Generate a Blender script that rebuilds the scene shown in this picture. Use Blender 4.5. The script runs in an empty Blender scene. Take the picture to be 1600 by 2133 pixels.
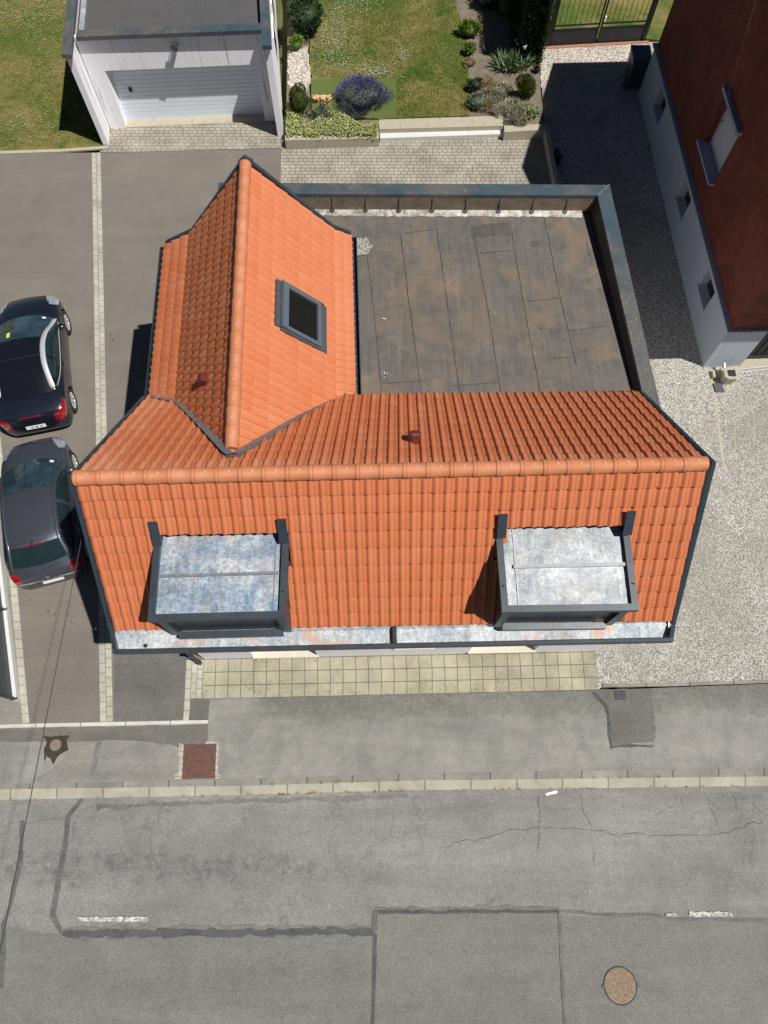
import bpy, bmesh, math, random
from mathutils import Vector, Matrix
R = math.radians
random.seed(7)
SC = bpy.context.scene
COL = SC.collection

# ---------------------------------------------------------------- camera, sky, sun, exposure
FPX, CAM_H = 1479.0, 16.5                 # focal length in photo pixels, flying height of the drone
TH = math.atan(604.5 / FPX)               # tilt away from straight down
cam = bpy.data.cameras.new('camera')
cam_o = bpy.data.objects.new('camera', cam)
COL.objects.link(cam_o)
cam.sensor_fit = 'VERTICAL'
cam.sensor_height = 24.0
cam.lens = 24.0 * FPX / 2133.0
cam.clip_end = 2000
cam_o.location = (0, 0, CAM_H)
cam_o.rotation_euler = (TH, 0, 0)
SC.camera = cam_o

SUN = Vector((0.49, -0.25, 1.0)).normalized()
SUN_EL = math.asin(SUN.z)
SUN_AZ = math.atan2(SUN.x, SUN.y)
w_ = bpy.data.worlds.new('World'); SC.world = w_; w_.use_nodes = True
nt = w_.node_tree; nt.nodes.clear()
sky = nt.nodes.new('ShaderNodeTexSky'); sky.sky_type = 'NISHITA'; sky.sun_disc = False
sky.sun_elevation = SUN_EL; sky.sun_rotation = SUN_AZ
bg = nt.nodes.new('ShaderNodeBackground'); bg.inputs['Strength'].default_value = 0.05
sky.air_density = 0.4; sky.dust_density = 0.15; sky.altitude = 500
wo = nt.nodes.new('ShaderNodeOutputWorld')
nt.links.new(sky.outputs[0], bg.inputs[0]); nt.links.new(bg.outputs[0], wo.inputs[0])
sun = bpy.data.lights.new('sun', 'SUN'); sun.energy = 5.0; sun.angle = R(0.53); sun.color = (1.0, 0.965, 0.915)
sun_o = bpy.data.objects.new('sun', sun); COL.objects.link(sun_o)
sun_o.rotation_euler = SUN.to_track_quat('Z', 'Y').to_euler()
SC.view_settings.view_transform = 'Standard'; SC.view_settings.look = 'None'
SC.view_settings.exposure = 0.08; SC.view_settings.gamma = 1.0

# ---------------------------------------------------------------- survey: points measured from the aerial view
cT, sT = math.cos(TH), math.sin(TH)
def P(px, py, h=0.0):
    u, v = px - 800.0, py - 1066.5
    d = FPX * cT + v * sT; w = CAM_H - h
    return Vector((u / d * w, (-v * cT + FPX * sT) / d * w, h))
def ray(px, py):
    u, v = px - 800.0, py - 1066.5
    return Vector((u, -v * cT + FPX * sT, -(FPX * cT + v * sT)))
def on_plane(px, py, p0, n):
    d = ray(px, py); o = Vector((0, 0, CAM_H))
    return o + d * ((p0 - o).dot(n) / d.dot(n))
def V(*a): return Vector(a)

# ---------------------------------------------------------------- materials
def _in(nt, node, name, val):
    s = node.inputs[name]
    if hasattr(val, 'is_output') or isinstance(val, bpy.types.NodeSocket): nt.links.new(val, s)
    else:
        if s.type == 'RGBA' and len(val) == 3: val = (*val, 1)
        s.default_value = val
class M:
    """small wrapper that builds one Principled material"""
    def __init__(s, name, rough=0.8, metal=0.0, spec=0.5, coord='Object'):
        s.m = bpy.data.materials.new(name); s.m.use_nodes = True
        s.t = s.m.node_tree; s.b = s.t.nodes['Principled BSDF']
        s.b.inputs['Roughness'].default_value = rough
        s.b.inputs['Metallic'].default_value = metal
        s.b.inputs['Specular IOR Level'].default_value = spec
        tc = s.t.nodes.new('ShaderNodeTexCoord')
        s.co = tc.outputs[coord]; s.tc = tc
    def n(s, kind, **kw):
        nd = s.t.nodes.new(kind)
        for k, v in kw.items():
            if hasattr(nd, k) and k not in nd.inputs.keys(): setattr(nd, k, v)
            else: _in(s.t, nd, k, v)
        return nd
    def mapping(s, scale=(1, 1, 1), rot=(0, 0, 0), loc=(0, 0, 0), co=None):
        nd = s.t.nodes.new('ShaderNodeMapping')
        s.t.links.new(co or s.co, nd.inputs['Vector'])
        nd.inputs['Scale'].default_value = scale; nd.inputs['Rotation'].default_value = rot
        nd.inputs['Location'].default_value = loc
        return nd.outputs[0]
    def noise(s, scale, detail=4, rough=.55, dist=0.0, co=None, off=0.0):
        nd = s.t.nodes.new('ShaderNodeTexNoise')
        nd.inputs['Scale'].default_value = scale; nd.inputs['Detail'].default_value = detail
        nd.inputs['Roughness'].default_value = rough; nd.inputs['Distortion'].default_value = dist
        c = co or s.co
        if off:
            c = s.mapping(loc=(off, off * .7, off * .3), co=c)
        s.t.links.new(c, nd.inputs['Vector'])
        return nd.outputs['Fac']
    def voro(s, scale, feature='F1', co=None, out='Distance', rnd=1.0):
        nd = s.t.nodes.new('ShaderNodeTexVoronoi'); nd.feature = feature
        nd.inputs['Scale'].default_value = scale
        if 'Randomness' in nd.inputs: nd.inputs['Randomness'].default_value = rnd
        s.t.links.new(co or s.co, nd.inputs['Vector'])
        return nd.outputs[out]
    def ramp(s, fac, stops, interp='LINEAR'):
        nd = s.t.nodes.new('ShaderNodeValToRGB'); cr = nd.color_ramp; cr.interpolation = interp
        while len(cr.elements) < len(stops): cr.elements.new(.5)
        for e, (p, c) in zip(cr.elements, stops):
            if isinstance(c, (int, float)): c = (c, c, c)
            e.position = p; e.color = (*c[:3], 1)
        s.t.links.new(fac, nd.inputs[0])
        return nd.outputs[0]
    def mix(s, fac, a, b, mode='MIX'):
        nd = s.t.nodes.new('ShaderNodeMix'); nd.data_type = 'RGBA'; nd.blend_type = mode
        for sock, val in ((nd.inputs[0], fac), (nd.inputs[6], a), (nd.inputs[7], b)):
            if isinstance(val, bpy.types.NodeSocket): s.t.links.new(val, sock)
            elif sock.type == 'RGBA': sock.default_value = (*val[:3], 1) if not isinstance(val, (int, float)) else (val, val, val, 1)
            else: sock.default_value = val
        return nd.outputs[2]
    def math(s, op, a, b=0.0):
        nd = s.t.nodes.new('ShaderNodeMath'); nd.operation = op
        for i, val in enumerate((a, b)):
            if isinstance(val, bpy.types.NodeSocket): s.t.links.new(val, nd.inputs[i])
            else: nd.inputs[i].default_value = val
        return nd.outputs[0]
    def attr(s, name):
        nd = s.t.nodes.new('ShaderNodeAttribute'); nd.attribute_name = name
        return nd
    def color(s, c): _in(s.t, s.b, 'Base Color', c); return s
    def rough(s, c): _in(s.t, s.b, 'Roughness', c); return s
    def bump(s, h, dist=.01, strength=1.0):
        nd = s.t.nodes.new('ShaderNodeBump'); nd.inputs['Distance'].default_value = dist
        nd.inputs['Strength'].default_value = strength
        s.t.links.new(h, nd.inputs['Height']); s.t.links.new(nd.outputs[0], s.b.inputs['Normal'])
        return s

MT = {}
def mat_plain(name, c, rough=.6, metal=0, spec=.5, var=.12, sc=6, bump=0, coat=0):
    m = M(name, rough, metal, spec)
    n1 = m.noise(sc, 5, .6); n2 = m.noise(sc * 9, 3, .6, off=3)
    f = m.math('MULTIPLY', m.math('ADD', n1, n2), .5)
    lo = tuple(x * (1 - var) for x in c); hi = tuple(min(1, x * (1 + var)) for x in c)
    m.color(m.ramp(f, [(.3, lo), (.7, hi)]))
    if bump: m.bump(n2, bump)
    if coat:
        m.b.inputs['Coat Weight'].default_value = coat; m.b.inputs['Coat Roughness'].default_value = .06
    MT[name] = m.m
    return m.m

# roof tile: clay orange, tone changes tile by tile
m = M('clay_tile', .62, 0, .35)
a = m.attr('tone')
n1 = m.noise(1.6, 6, .65); n2 = m.noise(70, 3, .7, off=2); n3 = m.noise(.5, 4, .6, off=9)
c = m.ramp(a.outputs['Fac'], [(0, (.44, .118, .044)), (.5, (.53, .155, .062)), (1, (.60, .25, .14))])
c = m.mix(m.ramp(n1, [(.5, 0), (.8, .2)]), c, (.62, .30, .19))
c = m.mix(m.ramp(m.noise(24, 4, .7, off=31), [(.70, 0), (.76, .45)]), c, (.30, .16, .09))
c = m.mix(m.ramp(n3, [(.4, .0), (.7, .18)]), c, (.45, .14, .055))
c = m.mix(.35, c, m.ramp(n2, [(.3, .3), (.7, .8)]), 'SOFT_LIGHT')
m.color(c).bump(n2, .002, .6)
MT['tile'] = m.m
m = M('clay_ridge', .58, 0, .35)
n1 = m.noise(2.2, 6, .65); n2 = m.noise(60, 3, .7, off=2); a = m.attr('tone')
c = m.mix(m.ramp(n1, [(.35, 0), (.7, 1)]), (.48, .170, .075), (.54, .23, .125))
c = m.mix(m.math('MULTIPLY', a.outputs['Fac'], .5), c, (.44, .15, .06))
m.color(c).bump(n2, .002, .6)
MT['ridge'] = m.m

# anthracite lacquered metal, and its weathered version
m = M('anthracite_metal', .38, .15, .5)
n = m.noise(2.5, 6, .65); n2 = m.noise(40, 3)
m.color(m.ramp(n, [(.3, (.028, .038, .050)), (.7, (.046, .060, .074))])).rough(m.ramp(n2, [(.2, .32), (.8, .5)]))
MT['anth'] = m.m
m = M('weathered_coping', .5, .1, .5)
n = m.noise(1.3, 7, .7); n2 = m.noise(14, 6, .75, off=4); n3 = m.noise(.55, 5, .7, off=12)
c = m.ramp(n, [(.3, (.035, .062, .085)), (.7, (.062, .09, .108))])
c = m.mix(m.ramp(n3, [(.42, 0), (.58, .7)]), c, (.13, .12, .10))
c = m.mix(m.math('MULTIPLY', m.ramp(n2, [(.56, 0), (.68, 1)]), m.ramp(n3, [(.42, 0), (.55, .9)])), c, (.34, .25, .17))
c = m.mix(m.ramp(m.noise(33, 3, .6, off=8), [(.69, 0), (.73, .8)]), c, (.5, .5, .47))
m.color(c).rough(m.ramp(n2, [(.2, .4), (.8, .65)]))
MT['coping'] = m.m

def zinc(name, tint, dust, dustamt, hi=(.62, .64, .65), metal=.45, r0=.38):
    m = M(name, .42, metal, .5)
    n = m.noise(2.2, 8, .72, .3); n2 = m.noise(17, 8, .8, .6, off=3); n3 = m.noise(1.3, 5, .7, .4, off=7); n4 = m.noise(30, 6, .75, .2, co=m.mapping(scale=(.45, 1.3, 1), rot=(0, 0, .5)), off=5)
    c = m.ramp(n, [(.32, tint), (.53, tuple(.55 * a + .45 * b for a, b in zip(tint, hi))), (.72, hi)])
    c = m.mix(.8, c, m.ramp(n2, [(.3, .22), (.5, .5), (.68, .85)]), 'OVERLAY')
    c = m.mix(m.ramp(m.noise(1.6, 7, .8, .8, off=61), [(.5, 0), (.62, .45)]), c, tuple(x * .55 for x in tint))
    st_ = m.noise(3.0, 6, .75, .2, co=m.mapping(scale=(4.5, .35, 1), rot=(0, 0, .12)), off=19)
    c = m.mix(.45, c, m.ramp(st_, [(.3, .25), (.7, .78)]), 'OVERLAY')
    c = m.mix(.45, c, m.ramp(n4, [(.3, .3), (.7, .75)]), 'OVERLAY')
    c = m.mix(m.math('MULTIPLY', m.ramp(n3, [(.5, 0), (.60, 1)]), dustamt), c, dust)
    wc = m.mix(.25, m.co, m.n('ShaderNodeTexNoise', Scale=2.5, Detail=4).outputs['Color'])
    ed = m.voro(2.6, 'DISTANCE_TO_EDGE', co=wc); mk = m.ramp(m.noise(1.7, 3, .6, 0, off=51), [(.45, 0), (.58, .7)])
    c = m.mix(m.math('MULTIPLY', m.ramp(ed, [(.004, .45), (.018, 0)]), mk), c, (.74, .74, .73))
    m.color(c).rough(m.ramp(n2, [(.25, r0), (.75, r0 + .25)])).bump(m.math('ADD', n2, m.math('MULTIPLY', n, 1.5)), .006, .45)
    MT[name] = m.m
zinc('zinc_blue', (.13, .22, .32), (.50, .42, .36), .35)
zinc('zinc_bright', (.22, .26, .29), (.40, .37, .33), .35, (.60, .61, .61), .2, .5)  # paler tint holds the sun's sheen on the right dormer deck
zinc('zinc_gutter', (.30, .36, .41), (.55, .34, .22), .9, (.62, .62, .61), .25, .5)

# bitumen membrane
def membrane(name, k=1.0, dirt=1.0, cool=0.0):
    m = M(name, .85, 0, .3)
    br = m.n('ShaderNodeTexBrick'); m.t.links.new(m.mapping(rot=(0, 0, R(90))), br.inputs['Vector'])
    n = m.noise(.45, 6, .7, .6); n2 = m.noise(2.2, 6, .75, 1.0, off=5); n3 = m.noise(1.0, 7, .75, .6, off=9)
    g = m.noise(120, 2, .6)
    st = m.noise(3.2, 4, .6, 0, co=m.mapping(scale=(5.0, .25, 1)))
    c = m.ramp(m.math('ADD', m.math('MULTIPLY', n2, .6), m.math('MULTIPLY', st, .4)), [(.3, (.050*k, .048*k, .045*k)), (.7, (.112*k, .103*k, .090*k))])
    c = m.mix(m.math('MULTIPLY', m.ramp(n, [(.50, 0), (.66, .7)]), dirt), c, (.20, .145, .098))
    c = m.mix(m.math('MULTIPLY', m.ramp(n3, [(.55, 0), (.74, .6)]), dirt), c, (.32, .195, .125))
    c = m.mix(.5, c, m.ramp(g, [(.3, .25), (.7, .8)]), 'SOFT_LIGHT')
    c = m.mix(cool, c, (.075, .078, .088))
    m.t.nodes.remove(br)
    m.color(c).bump(m.math('ADD', g, n2), .006, .7)
    MT[name] = m.m
membrane('membrane', 1.45); membrane('membrane_garage', 1.25, .25, .6); membrane('membrane_sheet', 1.1, .35)

# asphalt family
def asphalt(name, c0, c1, scale=.35, speck=.28, rust=0.0, cracks=0.0, rot=0.0, pale=(.33,.31,.27)):
    m = M(name, .9, 0, .25)
    big = m.noise(scale, 7, .68, .3); mid = m.noise(scale * 6, 6, .7, .4, off=4)
    st = m.noise(1.0, 5, .65, .5, co=m.mapping(scale=(.16, 1.5, 1), rot=(0, 0, rot)), off=7)
    g = m.noise(42, 5, .85); sp = m.voro(70, out='Color')
    f = m.math('ADD', m.math('MULTIPLY', big, .38), m.math('ADD', m.math('MULTIPLY', mid, .27), m.math('MULTIPLY', st, .35)))
    c = m.ramp(f, [(.36, c0), (.62, c1)])
    sepg = m.math('MULTIPLY', sp, 1.0)
    c = m.mix(.85, c, m.ramp(g, [(.3, .12), (.5, .5), (.7, .88)]), 'SOFT_LIGHT')
    c = m.mix(m.math('MULTIPLY', m.ramp(sepg, [(.88, 0), (.96, 1)]), speck), c, pale)
    if cracks:
        wob = m.mix(.35, m.co, m.noise(1.3, 5, .6, 0, off=2)) 
        d = m.voro(.9, 'DISTANCE_TO_EDGE', co=wob)
        msk = m.ramp(m.noise(.25, 3, .6, 0, off=21), [(.47, 0), (.55, 1)])
        c = m.mix(m.math('MULTIPLY', m.math('MULTIPLY', m.ramp(d, [(.002, 1), (.006, 0)]), msk), cracks), c, (.055, .052, .048))
        ww = m.ramp(m.noise(7, 6, .8, .5, off=30), [(.64, 0), (.69, 1)])
        mk2 = m.ramp(m.noise(.5, 3, .6, 0, off=33), [(.48, 0), (.62, 1)])
        c = m.mix(m.math('MULTIPLY', m.math('MULTIPLY', ww, mk2), .5), c, (.40, .385, .345))
        dk = m.ramp(m.noise(1.0, 6, .75, .6, off=41), [(.58, 0), (.68, .45)])
        c = m.mix(dk, c, (.095, .095, .095))
    if rust:
        c = m.mix(m.ramp(m.noise(.8, 6, .7, .5, off=15), [(.52, 0), (.68, rust)]), c, (.30, .245, .18))
    m.color(c).bump(m.math('ADD', g, m.math('MULTIPLY', mid, .4)), .006, .8)
    MT[name] = m.m
asphalt('asphalt_road', (.155, .154, .144), (.262, .258, .238), .3, .4, 0, .3)
asphalt('asphalt_patch', (.138, .135, .123), (.205, .20, .18), .4, .3)
asphalt('asphalt_pavement', (.155, .15, .135), (.27, .26, .235), .55, .25, .25)
asphalt('asphalt_drive', (.145, .13, .112), (.195, .176, .152), .35, .12)
asphalt('asphalt_dark', (.105, .10, .09), (.165, .158, .142), .9, .12, .2)
asphalt('tar', (.045, .046, .05), (.115, .115, .115), 3.0, .2)
asphalt('tar_worn', (.085, .085, .085), (.21, .205, .19), 4.0, .3)

asphalt('pavement_main', (.165, .161, .145), (.295, .286, .258), .8, .25, 0.0)
def moss_line():
    m_ = MT['pavement_main']; t = m_.node_tree; b = t.nodes['Principled BSDF']; src = b.inputs['Base Color'].links[0].from_socket
    m = M.__new__(M); m.m = m_; m.t = t; m.b = b; m.tc = t.nodes.new('ShaderNodeTexCoord'); m.co = m.tc.outputs['Object']
    sp = t.nodes.new('ShaderNodeSeparateXYZ'); t.links.new(m.co, sp.inputs[0])
    a, q = P(500, 1452), P(1240, 1438); k = (q.y - a.y) / (q.x - a.x)
    d = m.math('SUBTRACT', m.math('ADD', m.math('MULTIPLY', sp.outputs[0], k), a.y - k * a.x), sp.outputs[1])   # metres from the slab edge
    d = m.math('ADD', d, m.math('MULTIPLY', m.math('SUBTRACT', m.noise(2.6, 6, .7), .5), 1.1))
    msk = m.math('MULTIPLY', m.ramp(d, [(.0, .75), (.42, .45), (.6, 0)]), m.ramp(m.noise(14, 5, .8, off=3), [(.35, .35), (.6, 1)]))
    xs = m.ramp(m.math('ADD', m.math('MULTIPLY', sp.outputs[0], .1), .6), [(.28, 0), (.33, 1)])
    c = m.mix(m.math('MULTIPLY', msk, xs), src, (.085, .085, .068))
    bl = m.ramp(m.noise(1.0, 4, .6, .3, co=m.mapping(scale=(1.9, .8, 1)), off=17), [(.5, 0), (.68, .38)])
    m.color(m.mix(bl, c, (.14, .138, .122)))
moss_line()
def road_wear():
    m_ = MT['asphalt_road']; t = m_.node_tree; b = t.nodes['Principled BSDF']; src = b.inputs['Base Color'].links[0].from_socket
    m = M.__new__(M); m.m = m_; m.t = t; m.b = b; m.tc = t.nodes.new('ShaderNodeTexCoord'); m.co = m.tc.outputs['Object']
    sp = t.nodes.new('ShaderNodeSeparateXYZ'); t.links.new(m.co, sp.inputs[0])
    y0, y1 = P(500, 1850).y, P(500, 1770).y; yc, hw = (y0 + y1) / 2, (y1 - y0) / 2
    d = m.math('DIVIDE', m.math('ABSOLUTE', m.math('SUBTRACT', sp.outputs[1], yc)), hw)          # 0 in the wheel track, 1 at its edge
    d = m.math('ADD', d, m.math('MULTIPLY', m.math('SUBTRACT', m.noise(1.1, 6, .75), .5), 4.5))
    track = m.ramp(d, [(.5, 1), (1.0, 0)])
    left = m.ramp(m.math('ADD', m.math('MULTIPLY', sp.outputs[0], .05), .5), [(.36, 1), (.56, .12)])
    k = m.math('MULTIPLY', m.math('MULTIPLY', track, left), m.ramp(m.noise(3.2, 7, .82, .2, off=8), [(.46, 0), (.60, .75)]))
    c = m.mix(m.ramp(m.noise(.38, 5, .6, .2, off=71), [(.52, 0), (.72, .4)]), src, (.12, .12, .115))
    c = m.mix(k, c, (.105, .105, .105))
    chip = m.math('MULTIPLY', m.ramp(m.noise(17, 4, .7, 0, off=44), [(.63, 0), (.67, .8)]), m.ramp(m.noise(.9, 4, .6, 0, off=47), [(.46, 0), (.6, 1)]))
    c = m.mix(chip, c, (.42, .41, .37))
    m.color(c)
road_wear()
asphalt('tar_mid', (.075, .075, .077), (.15, .148, .142), 4.0, .2)

# gravel: stones of many tones
def gravel(name, cols, scale=34):
    m = M(name, .9, 0, .3)
    co = m.mix(.03, m.co, m.noise(8, 3, .6))
    nd = m.t.nodes.new('ShaderNodeTexVoronoi'); nd.inputs['Scale'].default_value = scale
    m.t.links.new(m.co, nd.inputs['Vector'])
    col = m.ramp(m.n('ShaderNodeSeparateColor', Color=nd.outputs['Color']).outputs[0], cols, 'CONSTANT')
    d = nd.outputs['Distance']
    big = m.noise(.5, 6, .7, .5, off=3)
    col = m.mix(m.ramp(d, [(.35, 0), (.75, .75)]), col, (.11, .10, .08))
    col = m.mix(m.ramp(big, [(.36, .55), (.58, 0)]), col, (.22, .205, .17))
    col = m.mix(.35, col, m.ramp(m.noise(120, 2), [(.3, .25), (.7, .8)]), 'SOFT_LIGHT')
    m.color(col).bump(m.math('SUBTRACT', 1.0, d), .02, 1.0)
    MT[name] = m.m
gravel('gravel', [(0, (.47, .46, .43)), (.18, (.62, .61, .58)), (.36, (.38, .36, .31)), (.5, (.57, .55, .49)), (.66, (.30, .29, .27)), (.76, (.74, .73, .69)), (.9, (.42, .38, .31))], 34)
gravel('gravel_white', [(0, (.62, .57, .50)), (.2, (.76, .72, .64)), (.45, (.50, .42, .33)), (.6, (.80, .77, .70)), (.8, (.60, .48, .36))], 22)

# blocks and slabs, laid out in metres or in tile units (UV)
def blocks(name, cA, cB, mortar, bw, bh, ms=.06, off=.5, rot=0.0, uv=True, lichen=0.0, sq=1.0, freq=2):
    m = M(name, .88, 0, .3, 'UV' if uv else 'Object')
    co = m.mapping(rot=(0, 0, rot))
    br = m.t.nodes.new('ShaderNodeTexBrick'); m.t.links.new(co, br.inputs['Vector'])
    br.offset = off; br.squash = sq; br.squash_frequency = freq
    br.inputs['Scale'].default_value = 1; br.inputs['Brick Width'].default_value = bw
    br.inputs['Row Height'].default_value = bh; br.inputs['Mortar Size'].default_value = ms
    br.inputs['Mortar Smooth'].default_value = .15; br.inputs['Bias'].default_value = 0
    br.inputs['Color1'].default_value = (*cA, 1); br.inputs['Color2'].default_value = (*cB, 1); br.inputs['Mortar'].default_value = (*mortar, 1)
    ob = m.tc.outputs['Object']
    n = m.noise(1.1, 6, .7, .4, co=ob); g = m.noise(80, 3, .7, co=ob, off=1)
    c = m.mix(.75, br.outputs['Color'], m.ramp(n, [(.3, .25), (.7, .75)]), 'SOFT_LIGHT')
    c = m.mix(.4, c, m.ramp(g, [(.3, .25), (.7, .8)]), 'SOFT_LIGHT')
    if lichen:
        l = m.math('MULTIPLY', m.ramp(m.noise(26, 4, .8, .3, co=ob, off=4), [(.52, 0), (.6, 1)]), m.ramp(m.noise(1.5, 3, .6, .2, co=ob, off=6), [(.44, 0), (.62, 1)]))
        c = m.mix(m.math('MULTIPLY', l, lichen), c, (.13, .11, .07))
        sp = m.math('MULTIPLY', m.ramp(m.noise(24, 2, .5, 0, co=ob, off=14), [(.70, 0), (.73, 1)]), m.ramp(m.noise(.8, 3, .6, .2, co=ob, off=16), [(.44, 0), (.54, 1)]))
        c = m.mix(sp, c, (.62, .62, .60))
    m.color(c)
    m.bump(m.math('ADD', m.math('MULTIPLY', br.outputs['Fac'], -1.0), m.math('MULTIPLY', g, .3)), .006, .8)
    MT[name] = m.m
blocks('slab_tiles', (.345, .32, .23), (.31, .29, .215), (.12, .11, .085), 1, 1, .030, 0, lichen=.75)
blocks('block_paving', (.36, .33, .27), (.30, .275, .225), (.16, .145, .115), .205, .135, .012, .5, sq=.75, freq=3)
blocks('cobble_strip', (.42, .41, .34), (.36, .35, .29), (.23, .215, .17), .22, .13, .009, .45)
blocks('kerb_stone', (.24, .232, .20), (.185, .18, .155), (.11, .10, .08), 1.0, 5, .016, 0)
blocks('gutter_stone', (.37, .345, .275), (.32, .298, .24), (.19, .17, .135), 1.0, 5, .016, 0)
blocks('brick', (.19, .034, .018), (.13, .024, .014), (.13, .062, .05), .22, .066, .010, .5)

# renders, paint, stone
def render_wall(name, c, stain=(.35, .30, .33), amt=.5):
    m = M(name, .85, 0, .3)
    n = m.noise(1.2, 6, .65); g = m.noise(90, 3, .7)
    s = m.noise(1.0, 5, .7, .2, co=m.mapping(scale=(7, 7, .45)), off=3)
    cc = m.mix(m.ramp(n, [(.3, 0), (.7, .3)]), c, tuple(x * .8 for x in c))
    cc = m.mix(m.ramp(s, [(.56, 0), (.72, amt)]), cc, stain)
    m.color(cc).bump(g, .003, .7); MT[name] = m.m
render_wall('white_render', (.88, .875, .91), (.36, .29, .34), .95)
render_wall('house_render', (.86, .86, .86), (.5, .48, .46), .3)
render_wall('grey_render', (.42, .455, .51), (.2, .21, .22), .3)
render_wall('plinth_cap', (.30, .33, .38), (.1, .1, .1), .5)
render_wall('concrete', (.42, .38, .29), (.14, .13, .11), .8)
render_wall('concrete_white', (.62, .62, .60), (.3, .3, .28), .4)
mat_plain('sill_stone', (.55, .51, .42), .7, var=.08)
mat_plain('white_paint', (.86, .87, .88), .35, var=.04)
mat_plain('shutter_white', (.60, .61, .62), .45, var=.05)
mat_plain('dark_glass', (.012, .013, .012), .06, 0, .6, var=.3)
mat_plain('black_plastic', (.02, .02, .021), .5, var=.2)
mat_plain('grey_frame', (.13, .165, .20), .38, .3, var=.08)
mat_plain('flashing_grey', (.10, .115, .125), .5, .4, var=.25, sc=9)
mat_plain('lead', (.24, .25, .26), .55, .5, var=.5, sc=14)
mat_plain('vent_red', (.13, .022, .016), .4, var=.1)
mat_plain('rust_iron', (.135, .066, .050), .75, .1, var=.6, sc=22, bump=.006)
mat_plain('rust_pale', (.30, .225, .16), .75, .2, var=.7, sc=20, bump=.008)
mat_plain('dark_iron', (.045, .047, .05), .6, .5, var=.3)
mat_plain('steel', (.55, .56, .57), .3, .9, var=.1)
mat_plain('screw_head', (.62, .58, .55), .5, .1, var=.1)
mat_plain('bin_green', (.010, .045, .042), .45, var=.15)
mat_plain('soil', (.19, .155, .115), .95, var=.5, sc=5, bump=.03)
mat_plain('wood_dark', (.10, .065, .04), .8, var=.3)
mat_plain('wet', (.055, .042, .03), .35, var=.3, sc=8)
mat_plain('brick_edge', (.34, .15, .10), .85, var=.2, sc=12)
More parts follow.
